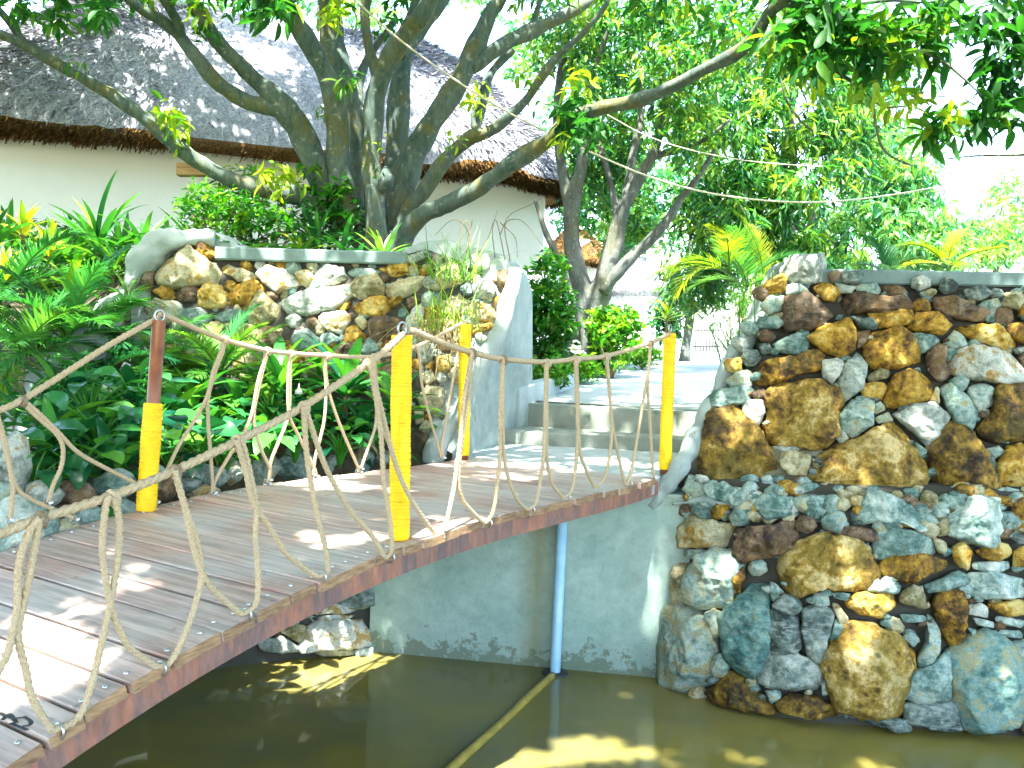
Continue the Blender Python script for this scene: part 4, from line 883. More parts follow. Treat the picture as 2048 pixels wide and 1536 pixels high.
# ------------------------------------------------------------------ thatched huts
HU = unit(arr(.946, .325, 0)); HN = arr(.325, -.946, 0)           # along the long wall, and out of it
WC = P(1092, 430, 13.0); WC[2] = 0                                 # visible corner
def hut_loop(hx, hy, rc, n=260):
    """rounded rectangle as outline points (u along the hut, v across)"""
    t = np.linspace(0, 2*np.pi, n, endpoint=False); e = 6.
    c, s = np.cos(t), np.sin(t)
    return np.stack([hx*np.sign(c)*np.abs(c)**(2/e), hy*np.sign(s)*np.abs(s)**(2/e)], 1)
def thatch_roof(parent, ctr, U, N, hx, hy, z0, H, inset, thick, nb=42000, n=260, k_=1.):
    Z = arr(0, 0, 1); rings = []; prof = []
    for b in np.r_[np.linspace(0, 1, 26)]:
        k = b**1.15
        prof.append((hx-inset[0]*k, hy-inset[1]*k, z0+thick+H*(1-(1-b)**1.55)))
    full = [(hx-.45, hy-.45, z0+.05), (hx-.12, hy-.12, z0-.02), (hx-.02, hy-.02, z0+.05), (hx+.01, hy+.01, z0+thick*.6)]+prof
    for a, b_, z in full:
        lp = hut_loop(a, max(b_, .02), 0, n); w = ctr+lp[:, :1]*U+lp[:, 1:]*N; w[:, 2] = z; rings.append(w)
    V = np.array(rings)
    for i in range(len(full)):
        for j in range(n):
            a = fbm(V[i, j], 1.1, 2)*.10+fbm(V[i, j], 5, 2)*.035
            V[i, j] += Z*a*(1 if i > 3 else .45)
    rf = make('roof', MB().add(V.reshape(-1, 3), grid_faces(len(full), n, True), None, .45), [MAT['thatch'], MAT['thatch_edge']], parent, matidx=[1]*(4*n)+[0]*((len(full)-5)*n))
    # straw ends
    S = V[4:]; m = nb
    i = .35+(rng.random(m)*(len(S)-1.4)); j = rng.uniform(0, n, m); i0 = i.astype(int); j0 = j.astype(int) % n; fi = (i-i0)[:, None]; fj = (j-np.floor(j))[:, None]; j1 = (j0+1) % n
    p = (S[i0, j0]*(1-fi)+S[i0+1, j0]*fi)*(1-fj)+(S[i0, j1]*(1-fi)+S[i0+1, j1]*fi)*fj
    dn = unit(S[i0, j0]-S[i0+1, j0]); tn = unit(S[i0, j1]-S[i0, j0]); up = unit(np.cross(tn, -dn)); up = np.where(up[:, 2:] < 0, -up, up)
    keep = (p-CAM)[:, 1] > 0
    d = unit(dn+tn*rng.normal(0, .4, (m, 1))+up*rng.uniform(.12, .8, (m, 1)))
    L = k_*rng.uniform(.07, .18, m)[:, None]; w = k_*rng.uniform(.006, .014, m)[:, None]; sd = unit(np.cross(d, up)+rng.normal(0, .3, (m, 3)))
    v = np.stack([p-sd*w, p+sd*w, p+d*L+sd*w*.5, p+d*L-sd*w*.5], 1).reshape(-1, 3)
    make('straw_ends', MB().add(v, np.arange(m*4).reshape(-1, 4), None, np.repeat(np.clip(rng.normal(.5, .33, m), 0, 1), 4)), MAT['thatch'], rf, False)
    # cut edge: brown straw ends pointing down and out
    E = V[2]; m = int(nb*.8); j = rng.uniform(0, n, m); j0 = j.astype(int) % n; fj = (j-np.floor(j))[:, None]; j1 = (j0+1) % n
    lo = V[1][j0]*(1-fj)+V[1][j1]*fj; hi = V[4][j0]*(1-fj)+V[4][j1]*fj; h = rng.random(m)[:, None]
    p = lo+(hi-lo)*h; out = unit(np.stack([hi[:, 0]-ctr[0], hi[:, 1]-ctr[1], 0*hi[:, 0]], 1))
    out = unit((hi-(V[0][j0]))*arr(1, 1, 0)); d = unit(out*rng.uniform(.3, .9, (m, 1))-Z*rng.uniform(.4, 1, (m, 1))+rng.normal(0, .18, (m, 3)))
    sd = unit(np.cross(d, out)+rng.normal(0, .2, (m, 3))); L = k_*rng.uniform(.06, .13, m)[:, None]; w = k_*rng.uniform(.007, .014, m)[:, None]
    v = np.stack([p-sd*w, p+sd*w, p+d*L+sd*w*.6, p+d*L-sd*w*.6], 1).reshape(-1, 3)
    make('eave_edge', MB().add(v, np.arange(m*4).reshape(-1, 4), None, np.repeat(np.clip(rng.normal(.45, .28, m), 0, 1), 4)), MAT['thatch_edge'], rf, False)
    return rf
HL_, HD = 7.6, 5.0
hc = WC-HU*(HL_/2)-HN*(HD/2)
hut = thing('thatched_hut', 'long white walled hut under a grey thatched roof behind the many stemmed tree', 'hut', hc+arr(0, 0, 1.7))
lp = hut_loop(HL_/2, HD/2, 0, 4); n = 120
lp = hut_loop(HL_/2, HD/2, 0, n)
cr = []
def rr(hx, hy, r, n=10):
    o = []
    for cx, cy, a0 in ((hx-r, hy-r, 0), (-hx+r, hy-r, .5), (-hx+r, -hy+r, 1), (hx-r, -hy+r, 1.5)):
        for t in np.linspace(0, .5, n): o.append((cx+r*math.cos((a0+t)*math.pi), cy+r*math.sin((a0+t)*math.pi)))
    return np.array(o)
o2 = rr(HL_/2, HD/2, .06)
V = []
for z in (1.2, 2.0, 3.0, 4.0, 4.75):
    w = hc+o2[:, :1]*HU+o2[:, 1:]*HN; w[:, 2] = z; V.append(w)
make('wall', MB().add(np.array(V).reshape(-1, 3), grid_faces(5, len(o2), True)), MAT['white_wall'], hut, False)
ze = P(1092, 368, 12.6)[2]
thatch_roof(hut, hc+HU*.0, HU, HN, HL_/2+.62, HD/2+.5, ze-.03, 2.4, (2.4, 2.75), .17)
# small round huts in the distance
def small_hut(name, label, px, pyb, d, rx, h, py_eave, rr_, H, nb):
    c = P(px, pyb, d); c2 = arr(c[0], c[1], 0); t = thing(name, label, 'hut', c)
    ze = P(px, py_eave, d-rx)[2]
    mb = MB(); lathe(mb, c2, [(rx, c[2]-.8), (rx, ze+.35), (rx*.9, ze+.5)], 40); make('wall', mb, MAT['white_wall'], t)
    thatch_roof(t, c2, arr(1, 0, 0), arr(0, 1, 0), rr_, rr_, ze, H, (rr_*.96, rr_*.96), .13, nb, 120, .6); return t
sh = small_hut('round_hut', 'small white round hut with a low thatch cap beyond the path', 1262, 690, 19.0, .62, 2, 592, .84, .62, 3500)
mb = MB(); c = P(1284, 535, 25.0)
hut3 = thing('white_house', 'bright white house wall with a narrow dark window beyond the round hut', 'house', P(1275, 660, 26))
o = P(1262, 560, 26.5); make('wall', prism(MB(), [(o[0]-1.5, o[1]-.6), (o[0]+1.4, o[1]-.6), (o[0]+1.4, o[1]+2), (o[0]-1.5, o[1]+2)], 1.5, P(1262, 440, 26)[2]), MAT['white_wall'], hut3, False)
w = P(1285, 531, 25.9); mb = MB(); box(mb, w+arr(0, .04, 0), arr(1, 0, 0), .12, arr(0, 1, 0), .06, arr(0, 0, 1), .25); make('window', mb, MAT['glass'], hut3, False)
hut2 = small_hut('brown_thatched_hut', 'round hut with deep brown thatch half hidden by the forked trunk', 1142, 690, 17.5, .5, 2, 530, .64, .62, 4000)
for ch in hut2.children_recursive:
    if ch.name.startswith(('roof', 'straw')): ch.data.materials[0] = MAT['thatch_edge']
for ch in sh.children_recursive:
    if ch.name.startswith(('eave', 'roof')): ch.data.materials[len(ch.data.materials)-1] = MAT['thatch']
# far boundary wall and railing
a, b = P(1300, 700, 21), P(1500, 706, 20); mb = MB(); u = unit(b-a); c = (a+b)/2
chbox(mb, arr(c[0], c[1], 2.0), u, np.linalg.norm(b-a)/2, np.cross(arr(0, 0, 1), u), .1, arr(0, 0, 1), .2, .02)
o = make('boundary_wall', mb, MAT['white_wall'], smooth=False); tag(o, 'low white boundary wall at the far end of the path', 'wall')
rl = thing('iron_railing', 'black iron railing standing on the far side of the path', 'railing', P(1415, 705, 19)); mb = MB()
for x in np.linspace(1390, 1435, 9):
    p = P(x, 704, 19); tube(mb, np.array([p-arr(0, 0, .1), p+arr(0, 0, .52)]), .010, 6)
make('bars', mb, MAT['iron'], rl); mb = MB()
for h in (.12, .47): tube(mb, np.array([P(1386, 704, 19)+arr(0, 0, h), P(1439, 704, 19)+arr(0, 0, h)]), .016, 6)
make('rail', mb, MAT['iron'], rl)
# pale stacked garden ornament
o = thing('garden_lantern', 'pale cast stone garden lantern of stacked discs beside the kerb', 'lantern', P(1143, 760, 9.9)); b_ = P(1143, 760, 9.9)
mb = MB(); lathe(mb, b_, [(.06, -.3), (.07, .1), (.06, .16), (.10, .2)], 20); make('pillar', mb, MAT['pale'], o)
mb = MB(); lathe(mb, b_, [(.10, .2), (.17, .21), (.18, .235), (.16, .26), (.12, .27), (.155, .28), (.16, .305), (.13, .33), (.11, .335)], 24); make('disc', mb, MAT['pale'], o)
mb = MB(); lathe(mb, b_, [(.09, .33), (.10, .36), (.085, .42), (.05, .45), (.0005, .46)], 20); make('cap', mb, MAT['pale'], o)

# pipes, cables, board
pt = P(1125, 1030, 5.93); pb_ = G(1110, 1346, 0); pt = arr(pb_[0]+.012, pb_[1]+.02, 1.235)
wp = thing('water_pipe', 'pale blue plastic pipe running down the green wall into the pond', 'pipe', pb_)
mb = MB(); tube(mb, np.array([pb_+arr(-.012, -.005, -.3), pb_, pt]), .036, 20); make('pipe', mb, MAT['pipe'], wp)
mb = MB(); lathe(mb, pb_+arr(0, -.005, 0), [(.04, -.05), (.085, -.02), (.09, .004), (.08, .012), (.037, .014)], 24); make('collar', mb, MAT['dark'], wp)
h0, h1 = pb_+arr(-.02, -.06, .004), G(880, 1560, 0)+arr(0, 0, .004); d_ = unit(h1-h0)
mb = MB(); tube(mb, np.array([h0+(h1-h0)*t+arr(0, 0, .004*math.sin(t*9)) for t in np.linspace(0, 1.6, 60)]), .026, 14); o = make('hose', mb, MAT['ypipe']); tag(o, 'straight muddy yellow hose lying in the pond surface', 'hose')
def wire(px, name, label, r, mat):
    p = catmull([P(*a) for a in px], 16); mb = MB(); tube(mb, p, r, 7); o = make(name, mb, mat); tag(o, label, 'cable'); return o
wire([(690, -20, 7.2), (778, 62, 7.3), (870, 132, 7.4), (980, 204, 7.5), (1085, 260, 7.6), (1190, 308, 7.8), (1290, 350, 8.0), (1400, 382, 8.2), (1520, 400, 8.4), (1640, 404, 8.6), (1760, 393, 8.8), (1880, 373, 9.0), (1930, 362, 9.1)], 'cable', 'pale sagging cable looping down in front of the big leafy trees', .0085, MAT['cable'])
wire([(1215, 230, 9.0), (1290, 270, 9.2), (1370, 297, 9.4), (1470, 318, 9.6), (1560, 328, 9.8), (1645, 333, 10)], 'cable', 'thinner grey cable slung above the long sagging pale one', .0055, MAT['cable'])
bd = P(391, 344, 8.05); mb = MB(); chbox(mb, bd, unit(RT+UP*.0), .158, FW, .05, unit(UP), .037, .006); o = make('wooden_board', mb, MAT['board'], smooth=False); tag(o, 'short raw wooden board wedged under the low left limb', 'board')
mb = MB(); chbox(mb, bd+UP*.05-RT*.05, RT, .10, FW, .06, UP, .02, .006); make('block', mb, MAT['board'], o, False)
# ------------------------------------------------------------------ light
SUN_EL, SUN_AZ = math.radians(66), math.atan2(-.97, -.25)            # direction towards the sun
SD = arr(math.cos(SUN_EL)*math.cos(SUN_AZ), math.cos(SUN_EL)*math.sin(SUN_AZ), math.sin(SUN_EL))

# ------------------------------------------------------------------ trees
def limb(mb, path, per=8, wob=.025, sides=14, step=.05):
    """path: (px, py, depth, width in px)"""
    a = np.array(path, float); p = np.array([P(x, y, d) for x, y, d, w in a]); r = a[:, 3]*a[:, 2]/F/2*.92
    q = catmull(np.c_[p, r], per); q, t = resample(q, step)
    rr = q[:, 3]*(1+.05*np.sin(t*9+a[0, 0])+rng.normal(0, .015, len(q)))
    k = len(mb.v); tube(mb, q[:, :3], rr, sides, .5); v = mb.v[-1]
    for i in range(len(q)*sides):
        c = q[i//sides, :3]; d = v[i]-c; v[i] = c+d*(1+.55*fbm(v[i]*arr(1, 1, .45), 5.5, 2)*.5)
    return q
TR = 8.7
mango = thing('mango_tree', 'large spreading tree with many smooth stems rising from behind the planter', 'tree', P(775, 575, 8.5))
mb = MB()
L = [[(776, 620, 8.5, 180), (776, 560, 8.5, 150), (774, 515, 8.5, 125), (776, 485, 8.55, 90), (778, 465, 8.6, 40)],
 [(770, 480, 8.6, 60), (705, 445, 8.5, 52), (640, 407, 8.3, 46), (545, 380, 8.15, 40), (470, 362, 8.1, 36), (400, 325, 8.0, 33), (345, 285, 7.9, 32), (300, 245, 7.85, 32), (255, 210, 7.8, 29), (180, 165, 7.7, 27), (110, 125, 7.6, 25), (51, 90, 7.5, 23), (0, 68, 7.4, 21), (-90, 30, 7.2, 18), (-220, -60, 7, 14)],
 [(51, 90, 7.5, 20), (34, 66, 7.5, 17), (15, 40, 7.4, 16), (-10, 10, 7.3, 14), (-60, -60, 7.2, 11)],
 [(755, 500, 8.5, 60), (690, 430, 8.45, 62), (650, 370, 8.4, 60), (615, 290, 8.3, 58), (580, 232, 8.2, 54), (545, 190, 8.1, 44), (523, 172, 8.1, 40), (478, 128, 8.0, 38), (437, 86, 7.9, 34), (403, 34, 7.8, 31), (380, -10, 7.7, 28), (330, -120, 7.4, 22)],
 [(590, 240, 8.2, 40), (564, 219, 8.15, 38), (495, 202, 8.1, 33), (437, 167, 8.0, 31), (393, 116, 7.9, 30), (359, 72, 7.9, 28), (328, 44, 7.8, 24), (283, 17, 7.7, 22), (245, -10, 7.6, 20), (160, -70, 7.4, 15)],
 [(362, 76, 7.9, 24), (355, 45, 7.8, 23), (340, 18, 7.7, 22), (322, -12, 7.6, 20), (280, -90, 7.4, 15)],
 [(762, 520, 8.4, 66), (700, 440, 8.35, 60), (685, 380, 8.3, 54), (678, 325, 8.3, 50), (674, 222, 8.25, 46), (654, 154, 8.2, 46), (620, 92, 8.1, 44), (589, 44, 8.0, 42), (565, 0, 7.9, 40), (530, -90, 7.6, 32)],
 [(715, 440, 8.9, 30), (712, 308, 8.9, 30), (705, 215, 8.9, 40), (684, 150, 8.95, 52), (668, 100, 9.0, 54), (662, 40, 9.0, 52), (655, -20, 9.0, 48), (640, -120, 9, 40)],
 [(735, 430, 9.0, 28), (728, 300, 9.0, 26), (722, 240, 9.0, 24), (716, 180, 9.1, 22), (735, 120, 9.2, 18), (790, 40, 9.3, 14)],
 [(762, 520, 8.25, 56), (752, 461, 8.2, 48), (746, 342, 8.15, 44), (746, 239, 8.1, 42), (756, 178, 8.05, 42), (770, 140, 8.0, 42), (786, 103, 7.95, 40), (814, 68, 7.9, 38), (849, 22, 7.8, 38), (864, -5, 7.75, 36), (910, -90, 7.5, 28)],
 [(762, 165, 8.05, 30), (742, 113, 8.0, 24), (733, 68, 7.95, 23), (730, 20, 7.9, 22), (733, -10, 7.85, 22), (720, -90, 7.7, 16)],
 [(770, 335, 8.1, 10), (775, 352, 8.06, 34), (768, 372, 8.1, 30), (758, 385, 8.12, 10)],
 [(800, 110, 8.1, 28), (830, 75, 8.2, 28), (858, 38, 8.3, 28), (884, 5, 8.4, 26), (930, -70, 8.6, 18)],
 [(780, 520, 8.7, 74), (790, 455, 8.7, 62), (794, 342, 8.75, 52), (797, 239, 8.8, 48), (801, 171, 8.8, 42), (808, 120, 8.85, 40), (815, 75, 8.9, 42), (836, 25, 8.9, 40), (850, -20, 8.9, 36), (880, -110, 8.9, 28)],
 [(785, 520, 8.6, 62), (790, 427, 8.55, 58), (818, 325, 8.5, 56), (859, 256, 8.5, 46), (900, 188, 8.5, 46), (927, 147, 8.5, 46), (945, 108, 8.5, 42), (963, 62, 8.5, 34), (983, 22, 8.5, 32), (999, 0, 8.5, 30), (1040, -80, 8.4, 22)],
 [(938, 135, 8.5, 36), (978, 110, 8.55, 32), (1013, 85, 8.6, 31), (1064, 62, 8.7, 29), (1115, 38, 8.8, 27), (1166, 10, 8.9, 25), (1195, -10, 9, 22), (1260, -60, 9, 16)],
 [(1060, 64, 8.7, 14), (1068, 40, 8.7, 12), (1078, 10, 8.7, 10), (1085, -20, 8.7, 9)],
 [(953, 262, 8.6, 16), (958, 240, 8.7, 18), (975, 160, 8.9, 20), (1000, 124, 9, 17), (1026, 99, 9, 14)],
 [(792, 520, 8.5, 50), (814, 424, 8.4, 36), (845, 386, 8.35, 34), (886, 328, 8.3, 33), (937, 277, 8.2, 29), (978, 263, 8.15, 25), (1019, 232, 8.1, 21), (1054, 198, 8.05, 19), (1081, 157, 8.0, 18), (1115, 113, 7.95, 16), (1149, 82, 7.9, 14), (1197, 31, 7.8, 11), (1220, -5, 7.8, 9)],
 [(950, 262, 8.2, 13), (946, 240, 8.2, 11), (950, 216, 8.2, 9), (965, 190, 8.2, 6)],
 [(785, 520, 8.3, 60), (808, 468, 8.2, 44), (842, 431, 8.1, 40), (893, 410, 8.0, 37), (944, 383, 7.85, 36), (995, 349, 7.7, 36), (1047, 311, 7.55, 34), (1098, 280, 7.4, 34), (1132, 246, 7.3, 33), (1191, 219, 7.1, 31), (1273, 202, 6.9, 30), (1342, 174, 6.7, 29), (1410, 137, 6.5, 29), (1478, 103, 6.3, 29), (1513, 68, 6.15, 28), (1537, 27, 6.0, 27), (1564, 0, 5.9, 26), (1640, -90, 5.6, 22)],
 [(1500, 85, 6.2, 10), (1560, 108, 6.1, 9), (1638, 126, 6.0, 8), (1690, 154, 5.95, 8), (1724, 181, 5.9, 8), (1744, 202, 5.9, 7), (1751, 246, 5.85, 6), (1765, 297, 5.8, 6), (1800, 322, 5.8, 5), (1826, 331, 5.8, 4)],
 [(1745, 202, 5.9, 6), (1775, 215, 5.9, 4), (1810, 212, 5.9, 3)],
 [(1560, 5, 5.9, 14), (1640, 14, 5.8, 12), (1700, 10, 5.75, 10), (1780, 0, 5.7, 8), (1850, 5, 5.7, 6), (1900, -5, 5.7, 5)],
 [(1660, 15, 5.8, 10), (1720, 50, 5.8, 9), (1775, 85, 5.8, 8), (1830, 100, 5.8, 7), (1881, 120, 5.8, 6), (1925, 155, 5.8, 5), (1963, 191, 5.8, 4)],
 [(1895, 318, 6.2, 3), (1935, 313, 6.2, 4), (1973, 311, 6.2, 5), (2048, 309, 6.2, 6), (2160, 290, 6.2, 9), (2300, 160, 6.1, 14), (2400, -60, 5.9, 20)],
 [(1560, 150, 6.4, 3), (1572, 200, 6.4, 5), (1600, 240, 6.4, 5), (1625, 262, 6.4, 4)],
]
# limbs that carry the crown above the picture
L += [[(530, -90, 7.6, 32), (480, -260, 6.8, 28), (420, -500, 5.6, 24), (300, -900, 4.2, 18)], [(910, -90, 7.5, 28), (980, -300, 6.6, 26), (1080, -620, 5.3, 22), (1250, -1100, 4, 16)],
      [(1640, -90, 5.6, 22), (1760, -260, 4.8, 20), (1900, -500, 4.0, 18)], [(640, -120, 9, 40), (600, -330, 9.4, 30), (520, -480, 10, 22)], [(1040, -80, 8.4, 22), (1120, -260, 8.6, 20), (1200, -420, 9, 14)], [(-220, -60, 7, 14), (-420, -240, 6.4, 12), (-700, -500, 5.6, 9)]]
for l in L: limb(mb, l)
make('trunk', mb, MAT['bark'], mango)

# sun flecks: gaps cut in the unseen crown so sunlight lands on chosen spots
HOLES = []
def fleck(p, r): HOLES.append((np.asarray(p), r*.72))
for px, py, r in [(585, 1335, .55), (690, 1345, .4), (490, 1340, .3), (1150, 1490, .2), (1240, 1500, .17), (1010, 1530, .2), (1320, 1512, .08), (1480, 1515, .08), (1745, 1532, .14), (1260, 1385, .03), (1190, 1420, .03), (440, 1405, .03)]: fleck(G(px, py, 0), r)
for px, py, r in [(30, 1240, .22), (110, 1225, .15), (60, 1180, .1), (40, 1160, .05), (190, 1080, .03), (240, 1075, .03), (690, 985, .2), (760, 990, .12), (640, 1080, .10), (700, 1085, .12), (590, 1135, .05), (1000, 935, .12), (1070, 930, .1), (1040, 955, .12), (980, 958, .1), (1240, 925, .1), (1180, 920, .09), (1130, 938, .08), (910, 1075, .08), (250, 1120, .07), (300, 1130, .07), (850, 1070, .06), (930, 912, .06), (870, 1000, .05), (720, 1040, .07)]:
    fleck(G(px, py, 1.36), r)
for px, py, r in [(1262, 788, .28), (1330, 770, .2), (1390, 760, .3), (1180, 790, .14), (1420, 735, .4), (1350, 735, .3), (1260, 750, .16)]: fleck(G(px, py, 1.78), r)
for px, py, d, r in [(1425, 1070, 5.45, .07), (1718, 1290, 5.1, .10), (1730, 1250, 5.1, .06), (2015, 1340, 5.1, .08), (1700, 1110, 5.2, .08), (1512, 818, 5.9, .06), (1600, 545, 6.0, .12), (1435, 1130, 5.45, .06), (1800, 1120, 5.2, .07), (1480, 835, 5.9, .06), (1525, 1045, 5.4, .05), (1770, 970, 5.5, .08), (1950, 1060, 5.3, .1),
                    (615, 590, 6.8, .14), (655, 545, 6.8, .1), (670, 640, 6.7, .07), (540, 540, 6.85, .08), (400, 510, 6.9, .1), (650, 520, 6.9, .08), (1010, 600, 6.7, .2), (950, 520, 6.8, .2), (660, 1265, 6.0, .16), (600, 1245, 6.0, .1), (560, 940, 5.5, .1), (510, 940, 5.3, .1), (780, 1240, 6.15, .05), (1302, 1180, 5.9, .06), (1290, 1220, 5.9, .05)]: fleck(P(px, py, d), r)
for px, py, d, r in [(300, 55, 13.6, .6), (215, 105, 13, .45), (330, 130, 13, .4), (60, 200, 11.6, .2), (130, 215, 11.8, .25), (600, 185, 13.4, .55), (590, 60, 14, .5), (420, 100, 13.5, .4), (130, 110, 12.4, .3), (500, 60, 13.9, .4), (560, 260, 12.6, .4), (380, 270, 12.2, .3), (950, 260, 13.2, .35), (1050, 230, 13.6, .5), (870, 350, 12.8, .2), (1100, 320, 13.4, .3), (930, 330, 12.9, .25), (890, 110, 14.8, .3), (1000, 110, 14.8, .3), (720, 200, 13, .3), (240, 170, 12.6, .2), (40, 130, 12.2, .25), (850, 280, 13, .25), (1040, 300, 13.2, .25), (680, 90, 14.2, .3)]: fleck(P(px, py, d), r)
for px, py, d, r in [(60, 450, 7.5, .35), (200, 430, 7.3, .35), (300, 440, 7.4, .25), (430, 400, 7.6, .3), (600, 430, 7.6, .3), (770, 470, 7.2, .25), (30, 590, 6.3, .3), (120, 540, 6.5, .35), (430, 620, 6.4, .25), (560, 680, 6.2, .22), (690, 690, 6.2, .22), (240, 640, 5.8, .25), (330, 720, 5.8, .18), (90, 700, 5.8, .22), (560, 350, 8, .25), (350, 250, 7.8, .3), (690, 40, 7.5, .2), (900, 560, 6.5, .25), (30, 800, 5.2, .1), (480, 790, 5.8, .1), (1230, 650, 10.5, .7), (1100, 600, 9.5, .25), (1500, 480, 7.5, .6), (1400, 580, 7.3, .4), (950, 210, 8, .3), (1130, 200, 7.2, .2), (1000, 440, 13, .9), (900, 420, 13, .6)]: fleck(P(px, py, d), r)
for px, py, d, r in [(1600, 80, 5.7, .4), (1760, 60, 5.8, .4), (1880, 60, 5.9, .35), (1980, 90, 6.2, .3), (1940, 240, 6.2, .35), (1560, 20, 5.8, .3)]: fleck(P(px, py, d), r)
HC = np.array([h[0] for h in HOLES]); HRd = np.array([h[1] for h in HOLES])
def clear_of_flecks(C, pad):
    keep = np.ones(len(C), bool)
    for c, r in zip(HC, HRd):
        w = C-c; t = w@SD; d = np.linalg.norm(w-t[:, None]*SD, axis=1); keep &= ~((d < r+pad) & (t > .4))
    return keep
cr = MB()
# high crown over bridge, pond and roof, above what the picture shows
n = 23000
c = np.stack([rng.uniform(-13, 8.5, n), rng.uniform(-7.5, 15.0, n), np.zeros(n)], 1)
zt = np.maximum(5.2, 2.2+.46*c[:, 1]+.5); c[:, 2] = zt+rng.uniform(0, 1.7, n)
c2 = np.stack([rng.uniform(-6, 4, 11000), rng.uniform(-3.5, 3.5, 11000), rng.uniform(5.2, 6.9, 11000)], 1); c = np.vstack([c, c2])
dens = np.array([mn.noise(Vector(p*arr(.8, .8, .5))) for p in c]); c = c[dens > -.5]
edge = ((c[:, 0]+3.0)/10.8)**2+((c[:, 1]-3.6)/11.2)**2; c = c[(edge < 1) & ~((c[:, 1] > 8.2) & (c[:, 0] > .4))]
N = 8; pos = np.repeat(c, N, 0)+rng.normal(0, .11, (len(c)*N, 3)); k = clear_of_flecks(pos, .13); pos = pos[k]
d = rdir(len(pos), -18, 24); leaf4(cr, pos, d, upn(d, .4), rng.uniform(.20, .32, len(pos)), rng.uniform(.075, .11, len(pos)), np.clip(rng.normal(.45, .2, len(pos)), 0, 1))
# leaf sprays seen in the picture: (px, py, depth, leaves, length, scatter px, tone)
SPR = []
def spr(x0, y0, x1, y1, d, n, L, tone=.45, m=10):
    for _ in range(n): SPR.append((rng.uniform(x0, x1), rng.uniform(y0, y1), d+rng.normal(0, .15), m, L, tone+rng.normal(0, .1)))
spr(-40, -60, 130, 25, 7.3, 12, .17, .35); spr(20, 5, 70, 30, 7.3, 3, .17, .4); spr(60, 20, 130, 50, 7.4, 3, .17, .45); spr(140, -30, 215, 35, 7.5, 6, .17, .35); spr(195, -40, 320, 10, 7.6, 6, .17, .35); spr(180, 20, 205, 40, 7.5, 2, .17, .5)
spr(300, -30, 480, 0, 7.6, 8, .16, .5); spr(380, 15, 400, 35, 7.8, 1, .14, .9); spr(385, 60, 430, 72, 7.8, 2, .13, .5); spr(480, -40, 580, 10, 7.2, 9, .2, .25); spr(520, 0, 570, 25, 7.1, 3, .2, .3); spr(430, 0, 520, 40, 9, 5, .14, .7)
spr(655, 10, 690, 40, 7.4, 3, .15, .95); spr(690, 0, 720, 30, 7.4, 2, .15, .8); spr(675, 148, 705, 168, 7.9, 2, .16, .45); spr(740, 30, 790, 60, 8.3, 3, .14, .5); spr(760, -40, 820, 10, 8.3, 3, .16, .3)
spr(325, 218, 375, 250, 7.7, 5, .15, .85); spr(340, 250, 370, 290, 7.7, 2, .14, .8); spr(520, 330, 600, 375, 8.0, 6, .17, .95); spr(610, 330, 690, 410, 8.2, 5, .15, .45); spr(148, 128, 165, 140, 7.6, 1, .1, .8)
spr(925, 180, 965, 215, 8.0, 3, .14, .85); spr(1035, 150, 1070, 195, 8.0, 3, .12, .8); spr(900, 270, 915, 290, 8.1, 2, .09, .9); spr(740, 270, 760, 400, 8.0, 2, .07, .5); spr(640, 215, 660, 260, 8.4, 2, .10, .6)
spr(1125, 205, 1190, 250, 7.1, 10, .17, .2); spr(1140, 235, 1200, 285, 7.1, 6, .15, .35); spr(1118, 275, 1150, 290, 7.1, 2, .12, 1.); spr(1140, 145, 1190, 190, 7.2, 5, .15, .8)
spr(1510, 40, 1600, 110, 5.7, 8, .2, .45); spr(1560, 20, 1780, 70, 5.7, 16, .2, .4); spr(1600, 80, 1760, 125, 5.7, 13, .19, .35); spr(1690, 10, 1900, 60, 5.8, 11, .2, .5); spr(1760, 60, 1880, 130, 5.8, 9, .19, .45); spr(1500, -20, 1700, 20, 5.8, 7, .2, .45)
spr(1880, -20, 2060, 70, 6.2, 15, .19, .3); spr(1960, 60, 2060, 130, 6.3, 8, .19, .25); spr(1990, 110, 2060, 200, 6.3, 9, .19, .15); spr(1960, 190, 2050, 240, 6.3, 7, .19, .25); spr(1880, 215, 1990, 260, 6.2, 8, .19, .4); spr(1830, 250, 1900, 290, 6.1, 4, .19, .45)
spr(1700, 170, 1760, 190, 5.8, 2, .15, .9); spr(1775, 185, 1830, 210, 5.9, 3, .16, .85); spr(1590, 125, 1640, 160, 6, 4, .15, .85); spr(1820, 130, 1860, 160, 5.9, 2, .16, .7); spr(1890, 195, 1920, 225, 6, 2, .14, 1.); spr(1640, 20, 1700, 60, 5.7, 2, .18, .15)
spr(1000, -30, 1150, 0, 8.6, 5, .16, .35); spr(1180, -30, 1420, 30, 8.2, 12, .17, .5); spr(1330, 40, 1500, 100, 8, 6, .16, .6)
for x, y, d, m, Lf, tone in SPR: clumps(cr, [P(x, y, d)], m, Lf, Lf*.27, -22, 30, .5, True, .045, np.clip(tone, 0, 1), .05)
make('crown', cr, MAT['mango'], mango)

